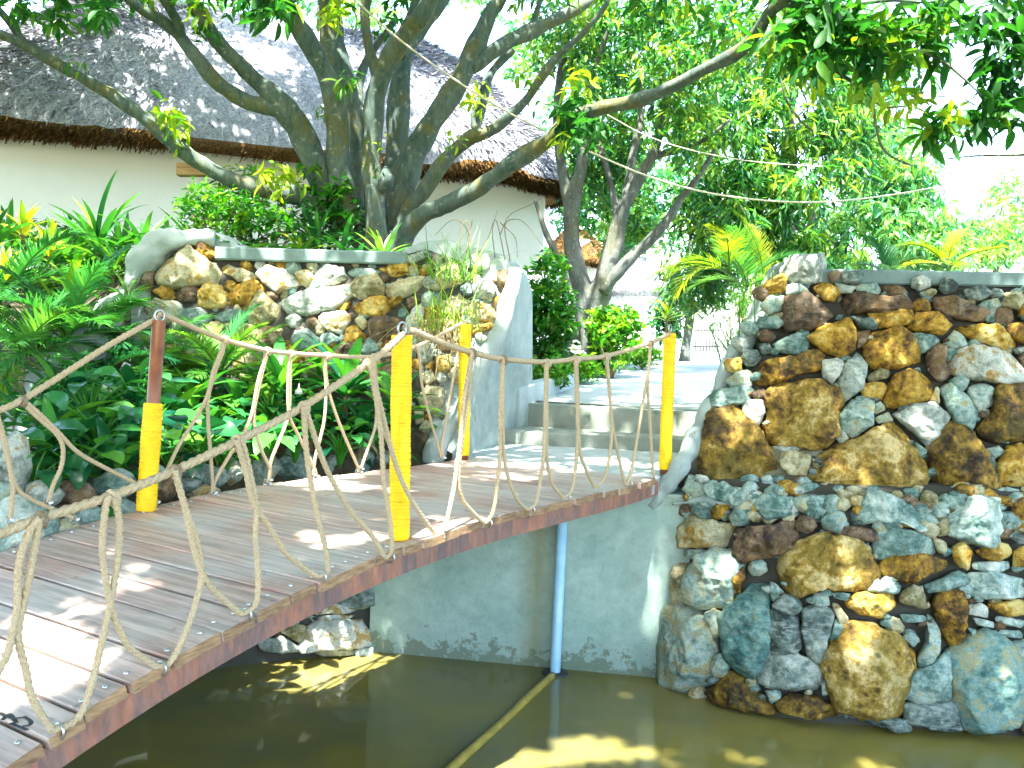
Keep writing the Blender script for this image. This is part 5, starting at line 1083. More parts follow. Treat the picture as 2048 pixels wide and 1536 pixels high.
# second tree ---------------------------------------------------------
def lobes(mb, spec, L, W, N=11, v0=.5, elev=-35, gap=-.2, sky=0.):
    for px, py, d, rx, ry, rd, n in spec:
        q = rng.normal(0, 1, (n, 3)); q = unit(q)*(rng.random((n, 1))**.4)
        x = px+q[:, 0]*rx; y = py+q[:, 1]*ry; dd = d+q[:, 2]*rd
        C = np.array([P(a, b, c) for a, b, c in zip(x, y, dd)])
        ns = np.array([mn.noise(Vector(p*1.35)) for p in C]); C = C[ns > gap]
        clumps(mb, C, N, L, W, elev, 24, .5, False, .07, v0, .2)
t2 = thing('forked_tree', 'grey forked tree standing beside the path in front of the brown thatch', 'tree', P(1170, 765, 11))
mb = MB()
for l in [[(1168, 780, 11, 96), (1170, 720, 11, 88), (1172, 668, 11, 84), (1178, 641, 11, 62), (1172, 605, 11, 56), (1156, 548, 11, 42), (1144, 500, 11, 37), (1143, 410, 11, 34), (1162, 342, 11, 29), (1171, 287, 11, 26), (1176, 220, 10.9, 20), (1190, 140, 10.8, 15), (1230, 20, 10.6, 10)],
          [(1142, 430, 11, 24), (1133, 386, 11.1, 24), (1123, 342, 11.2, 23), (1118, 290, 11.2, 22), (1116, 205, 11.3, 19), (1125, 120, 11.3, 14), (1150, 20, 11.3, 10)],
          [(1180, 640, 11, 56), (1192, 596, 11, 52), (1214, 548, 10.9, 46), (1230, 478, 10.9, 36), (1246, 420, 10.8, 30), (1273, 362, 10.8, 27), (1300, 318, 10.7, 25), (1314, 284, 10.7, 21), (1322, 239, 10.6, 18), (1333, 200, 10.5, 15), (1360, 110, 10.3, 10)],
          [(1300, 316, 10.7, 20), (1325, 308, 10.7, 17), (1359, 297, 10.6, 14), (1400, 284, 10.5, 10), (1460, 240, 10.4, 6)], [(1318, 262, 10.7, 12), (1335, 238, 10.7, 10), (1352, 215, 10.7, 7)],
          [(1205, 582, 10.9, 36), (1239, 542, 10.8, 28), (1273, 506, 10.8, 26), (1303, 478, 10.7, 23), (1342, 431, 10.6, 20), (1364, 393, 10.6, 17), (1388, 366, 10.5, 14), (1430, 300, 10.4, 10)],
          [(1236, 440, 10.9, 16), (1226, 386, 11, 15), (1212, 331, 11, 14), (1202, 297, 11.1, 12), (1195, 230, 11.2, 9)], [(1250, 400, 10.8, 15), (1256, 370, 10.9, 18), (1270, 290, 10.9, 17), (1281, 239, 10.9, 15), (1280, 160, 10.9, 10)],
          [(1172, 770, 10.6, 20), (1170, 680, 10.6, 18), (1158, 640, 10.6, 15), (1147, 604, 10.6, 14), (1130, 552, 10.7, 13), (1112, 505, 10.8, 12), (1094, 470, 10.9, 12), (1070, 400, 11, 8)]]: limb(mb, l, 8, sides=12)
make('trunk', mb, MAT['bark2'], t2); mb = MB()
lobes(mb, [(1200, 120, 11.2, 110, 120, .9, 110), (1330, 120, 10.6, 120, 110, .9, 130), (1130, 60, 11.5, 90, 80, .8, 60), (1430, 60, 10, 130, 90, .9, 150), (1270, 290, 11.3, 80, 70, .6, 50), (1200, 330, 11.9, 90, 80, .5, 80), (1230, 430, 12.4, 90, 70, .5, 70), (1370, 260, 10.5, 80, 70, .6, 50), (1260, 20, 10.6, 160, 60, .9, 90)], .17, .05, 11, .55)
make('crown', mb, MAT['canopy'], t2)
# broad tree masses behind the right wall
def foot(px, d, z):
    r0 = P(px, 768, d); return 768-(z-r0[2])/UP[2]*F/d
def crown_tree(name, label, base, top_px, w, spec, mat, Lf, Wf, group, elev=-35, v0=.5, gap=-.2, N=11, forks=()):
    base = (base[0], foot(base[0], base[2], float(zg(0, base[2]))+.02), base[2])
    t = thing(name, label, 'tree', P(*base), group); mb = MB()
    limb(mb, [(base[0], base[1]+14, base[2], w*1.4), (base[0], base[1]-20, base[2], w), ((base[0]+top_px[0])/2+8, (base[1]+top_px[1])/2, base[2], w*.8), (top_px[0], top_px[1], base[2], w*.4)], 8, sides=10)
    for fx, fy in forks: limb(mb, [((base[0]+top_px[0])/2+8, (base[1]+top_px[1])/2, base[2], w*.6), ((fx+base[0])/2, (fy+base[1])/2-60, base[2], w*.45), (fx, fy, base[2], w*.22)], 8, sides=8)
    make('trunk', mb, MAT['bark2'], t); mb = MB(); lobes(mb, spec, Lf, Wf, N, v0, elev, gap); make('crown', mb, mat, t); return t
GRP = 'leafy trees behind the right hand wall'
crown_tree('broadleaf_tree', 'bushy tree with drooping bright green leaves directly behind the palm and boulder wall', (1560, 640, 12.5), (1580, 120), 40, [(1480, 250, 12.3, 130, 130, 1.0, 240), (1600, 170, 12.5, 150, 140, 1.1, 290), (1500, 420, 12, 130, 110, .9, 240), (1640, 380, 12, 130, 120, .9, 250), (1420, 420, 12.3, 80, 110, .7, 80), (1560, 520, 11.8, 190, 60, .7, 140), (1400, 560, 12.6, 80, 60, .6, 55), (1700, 240, 12.6, 90, 110, .9, 160)], MAT['canopy'], .23, .048, GRP, -42, .5, forks=((1460, 260), (1680, 240)))
crown_tree('broadleaf_tree', 'paler bluish green tree at the edge of the open sky on the right', (1800, 640, 15), (1790, 260), 36, [(1770, 330, 14.6, 110, 100, 1.0, 260), (1840, 400, 14.6, 80, 80, .9, 190), (1760, 460, 14.2, 150, 80, .9, 280), (1720, 130, 15, 110, 110, 1., 190), (1880, 490, 14.5, 70, 50, .8, 120), (1660, 500, 14.4, 100, 50, .8, 120), (1640, 60, 15, 120, 90, 1, 150)], MAT['teal_tree'], .24, .06, GRP, -38, .6, forks=((1860, 380), (1720, 200)))
crown_tree('broadleaf_tree', 'low hazy tree beyond the right end of the wall', (1990, 640, 19), (1985, 430), 26, [(1990, 460, 19, 90, 70, 1.2, 130), (1930, 500, 18.5, 80, 50, 1., 90), (2060, 480, 19, 90, 70, 1.2, 90), (2020, 390, 19.5, 50, 50, .8, 45)], MAT['teal_tree'], .22, .06, GRP, -30, .75, -.3)
crown_tree('broadleaf_tree', 'dark leafy tree filling the gap beyond the round hut', (1370, 690, 15.5), (1380, 480), 22, [(1370, 560, 15.5, 60, 50, .9, 60), (1350, 610, 15.3, 40, 50, .7, 45), (1430, 590, 15, 60, 60, .8, 60), (1390, 520, 15.8, 80, 60, .9, 70)], MAT['canopy'], .18, .05, GRP, -25, .3)
crown_tree('broadleaf_tree', 'tall screen of foliage behind the forked tree and hut corner', (1240, 660, 22), (1240, 250), 30, [(1180, 360, 21, 100, 120, 1.3, 260), (1290, 400, 21, 90, 110, 1.2, 260), (1220, 470, 21, 60, 50, 1., 70), (1330, 250, 22, 130, 120, 1.3, 170), (1180, 220, 22, 110, 110, 1.2, 150), (1420, 330, 22, 90, 150, 1.2, 150), (1290, 120, 22, 160, 100, 1.2, 140)], MAT['teal_tree'], .26, .085, GRP, -25, .45, -.25)
crown_tree('broadleaf_tree', 'leafy tree top showing above the thatched ridge', (620, 300, 21), (640, -40), 30, [(560, -20, 21, 160, 70, 1.5, 120), (720, 0, 21, 120, 70, 1.4, 90), (420, -10, 22, 120, 50, 1.4, 60), (950, -10, 20, 100, 50, 1.3, 70), (1060, 90, 19, 60, 80, 1.0, 60)], MAT['teal_tree'], .26, .085, 'trees behind the thatched roof', -25, .6, -.05)
# ------------------------------------------------------------------ soil beds
def bank_soil(name, front, back, label, drop=.5, rows=10, n=40):
    f = catmull(front, 8); b = catmull(back, 8); f = np.array([np.interp(np.linspace(0, 1, n), np.linspace(0, 1, len(f)), f[:, k]) for k in range(3)]).T; b = np.array([np.interp(np.linspace(0, 1, n), np.linspace(0, 1, len(b)), b[:, k]) for k in range(3)]).T
    R = [f-arr(0, 0, drop)]
    for t in np.linspace(0, 1, rows):
        r = f+(b-f)*t
        for i in range(n): r[i, 2] += fbm(r[i], 3., 3)*.06*(1 if 0 < t < 1 else .3)
        R.append(r)
    R.append(b-arr(0, 0, drop)); V = np.array(R)
    o = make(name, MB().add(V.reshape(-1, 3), grid_faces(len(R), n)), MAT['soil']); tag(o, label, 'soil', kind='structure'); return V
BANK = [(-1.62, 4.42), (-1.86, 4.9), (-1.87, 5.5), (-1.68, 6.0), (-1.15, 6.3), (-.75, 6.36), (-.42, 6.4)]
fr = [deck(s_, BW+.06, -.06) for s_ in np.linspace(-2.6, .05, 7)]+[arr(x, y, 1.28) for x, y in BANK]
def d_bankline(px):
    r = ray(px, 950); a = r[0]/r[1]
    return float(np.interp(a, [x/y for x, y in BANK], [y for x, y in BANK]))
bk = [P(-420, 1060, 4.6), P(-60, 990, 5.2), P(40, 930, 5.5), P(140, 860, 6.1), P(300, 815, 6.75), P(500, 815, 6.7), P(700, 825, 6.6), P(840, 860, 6.5), P(905, 905, 6.45)]
bank_soil('bed_soil', fr, bk, 'dark planted soil sloping from the bridge up to the stone wall')
fr = [P(-500, 1050, 4.7), P(-60, 980, 5.25), P(40, 900, 5.6), P(140, 770, 6.2), P(220, 640, 6.75), P(275, 560, 7.0), P(300, 520, 7.25)]
bk = [P(-900, 640, 8.5), P(-500, 600, 8.5), P(-200, 570, 8.5), P(0, 560, 8.6), P(100, 555, 8.6), P(200, 555, 8.6), P(300, 560, 8.6)]
bank_soil('slope_soil', fr, bk, 'planted soil slope left of the stone wall')
pz = P(640, 540, 7.15)[2]
a0 = P(290, 520, 7.1); a1 = P(1040, 560, 7.1)
bank_soil('planter_soil', [arr(a0[0], a0[1], pz), arr(-1.6, a0[1], pz), arr(-.55, 7.15, pz)], [arr(-3.4, 9.4, pz-.03), arr(-1.2, 9.4, pz-.03), arr(-.05, 8.9, pz-.25)], 'raised planter soil behind the left stone wall', 1.3)
a0 = P(1660, 570, 6.25); bank_soil('planter_soil', [arr(a0[0], a0[1], a0[2]), arr(4, 6.0, a0[2]), arr(6.5, 5.9, a0[2])], [arr(2.2, 8.6, a0[2]-.2), arr(4.5, 8.6, a0[2]-.1), arr(6.5, 8.6, a0[2])], 'raised planter soil behind the right stone wall', 1.3)

# ------------------------------------------------------------------ plants
def facing(d): return upn(d, .12)
def strap(base, n, L, W, mat, label, group=None, el=(35, 75), bend=(.5, 1.3), name='strap_plant', var=(.45, .22), stem=.0, prof='strap', cat='plant'):
    t = thing(name, label, cat, base, group); mb = MB(); top = np.asarray(base)+arr(0, 0, stem)
    az = np.arange(n)*2.4+rng.uniform(0, 6); e = np.radians(np.linspace(el[1], el[0], n)+rng.normal(0, 6, n))
    d = np.stack([np.cos(az)*np.cos(e), np.sin(az)*np.cos(e), np.sin(e)], 1)
    pos = top+d*.015+np.stack([0*az, 0*az, -np.linspace(0, 1, n)*min(stem, .12)], 1)
    l = L*rng.uniform(.75, 1.1, n); l[:max(2, n//7)] *= .75
    blades(mb, pos, d, facing(d), l, W*rng.uniform(.8, 1.1, n), rng.uniform(*bend, n), 8, prof, np.clip(rng.normal(var[0], var[1], n), 0, 1), .16)
    make('leaf_rosette', mb, MAT[mat], t)
    mb = MB(); tube(mb, np.array([np.asarray(base)-arr(0, 0, .12), np.asarray(base)+arr(.004, 0, stem*.5), top+arr(0, 0, .03)]), [.022, .018, .014], 8); make('stem', mb, MAT['twig'], t)
    return t
def broad(base, n, H, L, W, mat, label, group=None, name='broad_leaf_plant', spread=1., var=(.4, .2), droop=(.35, 1.)):
    t = thing(name, label, 'plant', base, group); mb = MB(); ms = MB(); b = np.asarray(base)
    az = np.arange(n)*2.4+rng.uniform(0, 6); tips = []; ds = []
    for i in range(n):
        h = H*rng.uniform(.45, 1.05); out = spread*H*rng.uniform(.15, .6); a = az[i]
        tip = b+arr(math.cos(a)*out, math.sin(a)*out, h); p = catmull([b-arr(0, 0, .05), b+arr(math.cos(a)*out*.3, math.sin(a)*out*.3, h*.6), tip], 4); tube(ms, p, np.linspace(.009, .005, len(p)), 5)
        tips.append(tip); e = math.radians(rng.normal(12, 18)); ds.append((math.cos(a)*math.cos(e), math.sin(a)*math.cos(e), math.sin(e)))
    d = np.array(ds); blades(mb, np.array(tips), d, upn(d, .3), L*rng.uniform(.7, 1.1, n), W*rng.uniform(.75, 1.1, n), rng.uniform(*droop, n), 8, 'broad', np.clip(rng.normal(var[0], var[1], n), 0, 1), .08, .02)
    make('foliage', mb, MAT[mat], t); make('stalk', ms, MAT['shrub'], t); return t
def palm(base, n, L, leafL, mat, label, group=None, el=(15, 75), name='palm', trunk=.15, dens=34, W=.02, var=(.5, .15), bend=(.6, 1.2), az0=None, azr=None, vee=.5):
    t = thing(name, label, 'palm', base, group); mb = MB(); ms = MB(); b = np.asarray(base)+arr(0, 0, trunk)
    for i in range(n):
        a = (i*2.4+rng.uniform(-.3, .3)+1.) if az0 is None else rng.normal(az0, azr)
        e = math.radians(np.interp(i, [0, max(1, n-1)], [el[1], el[0]])+rng.normal(0, 5)); l = L*rng.uniform(.8, 1.1); bd = rng.uniform(*bend)
        d = arr(math.cos(a)*math.cos(e), math.sin(a)*math.cos(e), math.sin(e)); sd = unit(np.cross(d, arr(0, 0, 1))); up = np.cross(sd, d)
        tt = np.linspace(0, 1, 14); k = bd*tt; p = b+d*(l*np.sin(k)/bd)[:, None]-up*(l*(1-np.cos(k))/bd)[:, None]
        tube(ms, p, np.linspace(.010, .003, 14)*(L/.8)**.5, 5, .5)
        m = int(dens*l/.8); s_ = np.linspace(.16, .99, m); idx = s_*13; i0 = np.minimum(idx.astype(int), 12); f = (idx-i0)[:, None]; q = p[i0]*(1-f)+p[i0+1]*f
        tg = unit(p[i0+1]-p[i0]); u2 = np.cross(np.tile(sd, (m, 1)), tg); var_ = np.clip(rng.normal(var[0], var[1])+rng.normal(0, .06, m), 0, 1)
        for sg in (-1, 1):
            dd = unit(sd*sg*(.9-.35*s_[:, None])+tg*(.45+.75*s_[:, None])+u2*vee*(1-.4*s_[:, None])+rng.normal(0, .06, (m, 3)))
            ll = leafL*np.sin(np.pi*np.clip(s_*.86+.1, 0, 1))**.6*rng.uniform(.85, 1.1, m)
            blades(mb, q, dd, unit(u2+dd*0), ll, np.full(m, W), rng.uniform(.2, .8, m), 3, 'grass', var_, .2)
    make('frond', mb, MAT[mat], t); make('stalk', ms, MAT['grass'], t); return t
def shrub(base, ctr, rad, n, L, W, mat, label, group=None, N=9, name='shrub', var=.5, elev=5, near=False, gap=-.3, branches=6):
    t = thing(name, label, 'shrub', base, group); mb = MB(); ms = MB(); q = unit(rng.normal(0, 1, (n, 3)))*(rng.random((n, 1))**.38)
    C = np.asarray(ctr)+q*np.asarray(rad); C = C[np.array([mn.noise(Vector(p*4.)) for p in C]) > gap]
    clumps(mb, C, N, L, W, elev, 32, .5, near, L*.25, var, .2); make('foliage', mb, MAT[mat], t)
    for i in range(branches):
        c = C[rng.integers(len(C))]; p = catmull([np.asarray(base)-arr(0, 0, .1), np.asarray(base)*.5+c*.5+arr(rng.normal(0, .03), 0, .03), c], 5); tube(ms, p, np.linspace(.016, .005, len(p)), 6)
    make('stem', ms, MAT['twig'], t); return t
def tuft(base, n, L, W, mat, label, group=None, el=(40, 85), bend=(.3, 1.4), name='grass_tuft', spread=.05, az=None, var=(.5, .25)):
    d = rdir(n, 60, 15, az, .8) if az is not None else rdir(n, 60, 15)
    e = np.radians(rng.uniform(el[0], el[1], n)); h = unit(d*arr(1, 1, 0)); d = h*np.cos(e)[:, None]+arr(0, 0, 1)*np.sin(e)[:, None]
    pos = np.asarray(base)+rng.normal(0, spread, (n, 3))*arr(1, 1, .1); mb = MB()
    blades(mb, pos, d, facing(d), L*rng.uniform(.5, 1.15, n), W*rng.uniform(.6, 1.2, n), rng.uniform(*bend, n), 9, 'grass', np.clip(rng.normal(var[0], var[1], n), 0, 1), .15)
    o = make(name, mb, MAT[mat], None, origin=base); tag(o, label, 'grass', group); return o

HG = 'leafy plants along the planter behind the left wall'
BG = 'plants in the bed between the bridge and the wall'
SG = 'plants on the slope at the far left'
# --- planter row in front of the hut
strap(P(195, 530, 7.35), 22, .62, .055, 'strap', 'tall strap leaved plant standing highest against the white hut wall', HG, (25, 80), (.3, .9), stem=.18)
strap(P(110, 540, 7.6), 18, .5, .05, 'strap', 'strap leaved plant between the yellow croton and the tallest one', HG, (20, 75), stem=.1)
strap(P(285, 530, 7.4), 20, .52, .055, 'strap', 'strap leaved plant just above the rounded plaster shoulder', HG, (20, 78), (.3, 1.), stem=.12)
strap(P(330, 500, 7.9), 16, .45, .045, 'strap', 'small strap leaved plant in front of the small leaved bush', HG, (15, 70), stem=.05)
shrub(P(430, 520, 7.6), P(432, 420, 7.6), (.36, .26, .26), 110, .085, .032, 'shrub', 'rounded small leaved bush below the nailed board', HG, 8, var=.55)
shrub(P(530, 520, 7.7), P(530, 455, 7.7), (.3, .26, .22), 90, .08, .034, 'shrub', 'dark small leaved bush right of the one below the board', HG, 8, var=.35)
strap(P(600, 520, 7.4), 18, .34, .04, 'croton', 'lime green rosette peeping over the planter coping', HG, (10, 75), stem=.04, var=(.3, .2))
strap(P(630, 520, 7.9), 22, .55, .055, 'strap', 'dark strap leaved plant at the foot of the leftmost stems', HG, (20, 78), stem=.15, var=(.3, .2))
strap(P(685, 520, 7.6), 18, .42, .055, 'strap', 'bluish strap leaved plant in front of the trunk base', HG, (15, 70), stem=.06, var=(.25, .15))
strap(P(765, 525, 7.3), 18, .36, .038, 'strap', 'bright grassy rosette at the right end of the planter coping', HG, (25, 82), (.2, .8), stem=.02, var=(.75, .2))
strap(P(720, 522, 7.2), 12, .28, .05, 'broad', 'low glossy rosette resting on the coping beside the bright grassy one', HG, (5, 60), stem=.02)
shrub(P(640, 520, 8.2), P(650, 425, 8.2), (.42, .3, .3), 90, .12, .04, 'shrub', 'loose dark bush hugging the lowest left limb', HG, 8, var=.3)
shrub(P(480, 520, 8.3), P(480, 400, 8.3), (.34, .25, .3), 60, .12, .035, 'strap', 'feathery bush directly under the low left limb', HG, 7, var=.6)
broad(P(350, 515, 7.3), 14, .2, .2, .06, 'broad', 'glossy dark plant crowding the plaster shoulder', HG)
broad(P(450, 520, 7.2), 14, .14, .18, .055, 'broad', 'low dark leaved plant at the left end of the coping', HG)
broad(P(560, 520, 7.25), 14, .13, .2, .05, 'shrub', 'low bright leaved plant against the middle of the coping', HG, var=(.7, .2))
for px, py, d_, L_, lab in [(20, 520, 7.9, .6, 'strap leaved plant rising behind the top yellow croton'), (150, 560, 7.9, .55, 'strap leaved plant half hidden behind the tallest one'), (240, 540, 7.8, .5, 'strap leaved plant behind the one above the plaster shoulder'), (390, 520, 7.9, .45, 'strap leaved plant behind the rounded small leaved bush')]:
    strap(P(px, py, d_), 20, L_, .055, 'strap', lab, HG, (15, 78), (.3, 1.), stem=.12, var=(.5, .2))
shrub(P(60, 600, 8.2), P(70, 500, 8.2), (.7, .3, .3), 130, .13, .045, 'strap', 'leafy bush filling the back of the slope against the hut wall', SG, 8, var=.4)
shrub(P(230, 590, 8.0), P(230, 520, 8.0), (.4, .3, .2), 80, .12, .045, 'shrub', 'leafy bush behind the plaster shoulder', HG, 8, var=.5)
# --- far left slope
for px, py, d_, n_, L_, lab in [(95, 560, 7.0, 18, .26, 'yellow tipped croton nearest the tall strap plant'), (45, 520, 7.2, 14, .26, 'yellow tipped croton at the top of the slope by the picture edge'), (10, 610, 6.3, 16, .2, 'bright yellow croton low on the slope at the picture edge')]:
    strap(P(px, py, d_), n_, L_, .05, 'croton', lab, 'yellow crotons on the slope', (20, 80), (.2, .7), 'croton', (.75, .2), .28, 'strap')
strap(P(-20, 560, 7.0), 24, .6, .06, 'strap', 'big strap leaved plant cut off by the picture edge', SG, (20, 78), stem=.2)
strap(P(60, 600, 6.8), 20, .5, .055, 'strap', 'dark strap leaved plant below the yellow crotons', SG, (15, 75), stem=.1, var=(.3, .2))
strap(P(140, 590, 6.9), 20, .48, .05, 'strap', 'arching strap plant in the middle of the slope', SG, (10, 70), stem=.06)
strap(P(225, 560, 7.0), 20, .46, .04, 'strap', 'fine strap plant just left of the plaster edge', SG, (15, 75), stem=.08)
strap(P(255, 610, 6.7), 14, .36, .035, 'grass', 'thin pale strap plant leaning on the plaster edge', SG, (20, 75), stem=.04)
palm(P(130, 740, 6.0), 13, .75, .26, 'palm', 'feather palm with wide arching fronds on the left slope', SG, (5, 72), 'palm', .2)
palm(P(40, 760, 5.7), 12, .7, .26, 'palm', 'feather palm lowest on the left slope', SG, (0, 70), 'palm', .15)
palm(P(20, 660, 6.3), 12, .75, .26, 'palm', 'feather palm partly cut off by the left picture edge', SG, (5, 75), 'palm', .25)
palm(P(210, 700, 6.3), 9, .55, .2, 'palm', 'small feather palm beside the plaster edge', SG, (5, 60), 'palm', .1)
strap(P(115, 800, 5.5), 14, .45, .05, 'palm', 'dark arching plant under the left palms', SG, (20, 75), stem=.05)
strap(P(30, 850, 5.4), 14, .4, .045, 'palm', 'dark arching plant above the picture edge knot of rope', SG, (20, 75), stem=.05, var=(.3, .2))
o = P(132, 650, 6.1); strap(o, 3, .55, .085, 'lime', 'single upright broad green blade among the palms', SG, (60, 70), (.1, .3), var=(.15, .1), stem=.02)
# --- bed between bridge and wall
palm(P(440, 780, 6.35), 16, .62, .17, 'palm', 'stiff cycad with pale tipped fronds against the stone wall', BG, (0, 78), 'cycad', .12, 46, .013, (.65, .2), (.4, 1.))
palm(P(300, 790, 6.3), 12, .66, .2, 'palm', 'cycad with drooping fronds behind the brown post', BG, (-5, 65), 'cycad', .15, 40, .014, (.45, .2), (.7, 1.3))
palm(P(200, 790, 5.9), 9, .55, .2, 'palm', 'cycad left of the brown post', BG, (0, 60), 'cycad', .12, 40, .015, (.4, .2))
strap(P(560, 800, 6.3), 20, .52, .10, 'broad', 'bright strap rosette just below the sunlit boulder', BG, (20, 78), (.4, 1.1), stem=.12, var=(.75, .2))
strap(P(690, 800, 6.3), 18, .5, .10, 'broad', 'broad rosette behind the middle of the left hand rope', BG, (15, 75), (.4, 1.1), stem=.1, var=(.55, .2))
strap(P(790, 830, 6.2), 16, .42, .09, 'broad', 'broad rosette beside the far end of the left hand rope', BG, (15, 70), (.4, 1.1), stem=.08, var=(.5, .2))
strap(P(250, 850, 5.75), 18, .5, .12, 'broad', 'bluish broad rosette left of the brown post', BG, (20, 75), (.4, 1.1), stem=.1, var=(.2, .15))
strap(P(380, 850, 5.9), 18, .5, .09, 'strap', 'long leaved rosette right of the brown post', BG, (10, 75), (.5, 1.3), stem=.1)
strap(P(480, 850, 6.0), 20, .5, .08, 'strap', 'arching rosette below the stiff cycad', BG, (10, 70), (.5, 1.3), stem=.08, var=(.55, .2))
strap(P(620, 870, 6.0), 16, .46, .12, 'broad', 'very dark broad rosette under the left hand rope', BG, (15, 70), (.5, 1.2), stem=.06, var=(.15, .12))
strap(P(720, 880, 6.0), 14, .42, .12, 'broad', 'dark ribbed rosette in front of the wall foot', BG, (15, 70), (.5, 1.2), stem=.05, var=(.25, .12))
strap(P(320, 760, 6.45), 14, .5, .05, 'grass', 'yellowish strap plant against the wall behind the brown post', BG, (20, 75), (.6, 1.4), stem=.05, var=(.55, .2))
strap(P(640, 760, 6.55), 14, .4, .06, 'shrub', 'light green plant at the foot of the sunlit boulders', BG, (20, 75), stem=.08)
for i, (px, py, d_, n_, H_, L_, lab) in enumerate([(150, 900, 5.2, 16, .26, .15, 'heart leaved creeper nearest the plaster edge'), (220, 930, 5.0, 16, .22, .14, 'heart leaved creeper left of the wrapped brown post'), (350, 920, 5.3, 18, .26, .15, 'heart leaved creeper right of the wrapped brown post'), (420, 900, 5.5, 18, .26, .15, 'heart leaved creeper below the arching rosette'), (500, 920, 5.45, 18, .24, .14, 'heart leaved creeper in the middle of the bed edge'),
      (590, 910, 5.6, 18, .25, .15, 'heart leaved creeper beside the blue grey boulders'), (680, 920, 5.65, 16, .2, .13, 'heart leaved creeper in front of the dark rosettes'), (760, 900, 5.9, 16, .2, .13, 'heart leaved creeper near the near yellow post'), (280, 860, 5.6, 18, .3, .16, 'heart leaved creeper behind the wrapped brown post'), (100, 880, 5.3, 14, .26, .16, 'dark heart leaved creeper at the left end of the bed'), (540, 860, 5.9, 16, .28, .17, 'large heart leaved plant in the middle of the bed'), (180, 830, 5.6, 16, .28, .16, 'heart leaved creeper under the small palm'), (450, 940, 5.15, 12, .15, .11, 'low creeper leaning over the deck edge')]):
    broad(P(px, py, d_), n_, H_, L_, L_*.72, 'broad', lab, 'heart leaved creepers along the bed edge', 'creeper', 1.5, (.45, .22))
for px, py, d_, lab in [(65, 960, 4.9, 'pale blue green leaf plant by the plaster at the left edge'), (545, 890, 5.35, 'single upright bright leaf in front of the blue grey rocks')]:
    broad(P(px, py+25, d_), 5, .16, .2, .12, 'broad', lab, BG, 'leaf_plant', .8, (.7, .2))
mb = MB()
fl = thing('white_flower', 'drooping pale flower hanging among the dark leaves under the rope', 'flower', P(598, 760, 6.0)); b_ = P(598, 775, 6.0)
mb = MB(); lathe(mb, b_, [(.004, .03), (.006, .0), (.022, -.02), (.03, -.045), (.012, -.03)], 10); make('petals', mb, MAT['flower'], fl); mb = MB(); tube(mb, np.array([b_+arr(0, 0, .03), b_+arr(.01, .02, .09), b_+arr(.05, .06, .05), b_+arr(.06, .08, -.2)]), .003, 5); make('stalk', mb, MAT['shrub'], fl)
def bed(px, w):
    """point of the bed soil w metres beyond the deck's left edge that lies under photo column px"""
    if px > 420:
        q = P(px, 950, d_bankline(px)+.12+w*.45); q[2] = 1.27+.25*w; return q
    best = None
    for s_ in np.linspace(-2.4, 2.8, 261):
        q = deck(s_, BW+w, -.05+.26*w); x = 1024+F*((q-CAM)@RT)/((q-CAM)@FW)
        if best is None or abs(x-px) < best[0]: best = (abs(x-px), q)
    return best[1]
for i, (px, w) in enumerate([(x, w) for w, xs_ in ((.36, (60, 150, 235, 330, 400, 470, 560, 640, 720, 790)), (.68, (20, 110, 200, 290, 370, 440, 520, 600, 690, 770)), (1.0, (90, 180, 270, 350, 430, 510, 590, 670, 740))) for x in xs_]):
    b_ = bed(px+rng.uniform(-12, 12), w)
    if i % 3 == 2: strap(b_, 13, .40+.1*w, .085, ('broad', 'strap', 'palm')[i//3 % 3], 'glossy rosette growing among the heart leaved creepers', 'rosettes among the creepers', (15, 72), (.5, 1.3), stem=.05, var=(.4, .25), name='rosette_plant')
    else: broad(b_, 15, .20+.14*w, .19, .13, 'broad', 'heart leaved creeper crowding the rocks and deck edge', 'creepers crowding the deck edge', 'creeper', 1.3, (.45, .25))
# --- grasses on the left wall
tuft(P(905, 560, 6.7), 90, .55, .011, 'grass', 'green reedy grass tuft sprouting from the wall shoulder', None, (35, 88), (.3, 1.6), spread=.12)
tuft(P(890, 660, 6.45), 70, .45, .012, 'grass', 'yellow green grass clump half way down the wall face', None, (45, 88), (.2, 1.2), spread=.10, var=(.75, .2))
o = tuft(P(880, 640, 6.45), 90, .5, .008, 'dry', 'withered brown grass hanging down the wall face', None, (-75, 10), (.1, .8), 'dry_grass', .08)
o = thing('dry_twigs', 'bare grey twigs standing up against the white hut wall', 'twigs', P(1010, 510, 7.0)); mb = MB()
for path in [[(1010, 520, 7), (1000, 470, 7.1), (990, 440, 7.1), (975, 480, 7.1), (955, 510, 7)], [(1000, 470, 7.1), (1020, 430, 7.2), (1060, 410, 7.3), (1085, 395, 7.3)], [(1020, 520, 7), (1010, 450, 7.1), (1040, 440, 7.1), (1070, 470, 7.1), (1090, 500, 7.0)], [(990, 515, 7), (985, 460, 7), (995, 420, 7.1)], [(1000, 445, 7.1), (1030, 475, 7.1), (1035, 515, 7)], [(940, 520, 6.9), (935, 460, 6.9), (905, 440, 6.8), (870, 470, 6.8)], [(930, 520, 6.9), (945, 440, 6.9), (935, 500, 6.8)], [(920, 500, 6.8), (925, 450, 6.8), (938, 446, 6.8), (940, 500, 6.8)]]:
    p = catmull([P(*a) for a in path], 6); tube(mb, p, np.linspace(.0045, .002, len(p)), 5)
make('stem', mb, MAT['twig'], o)
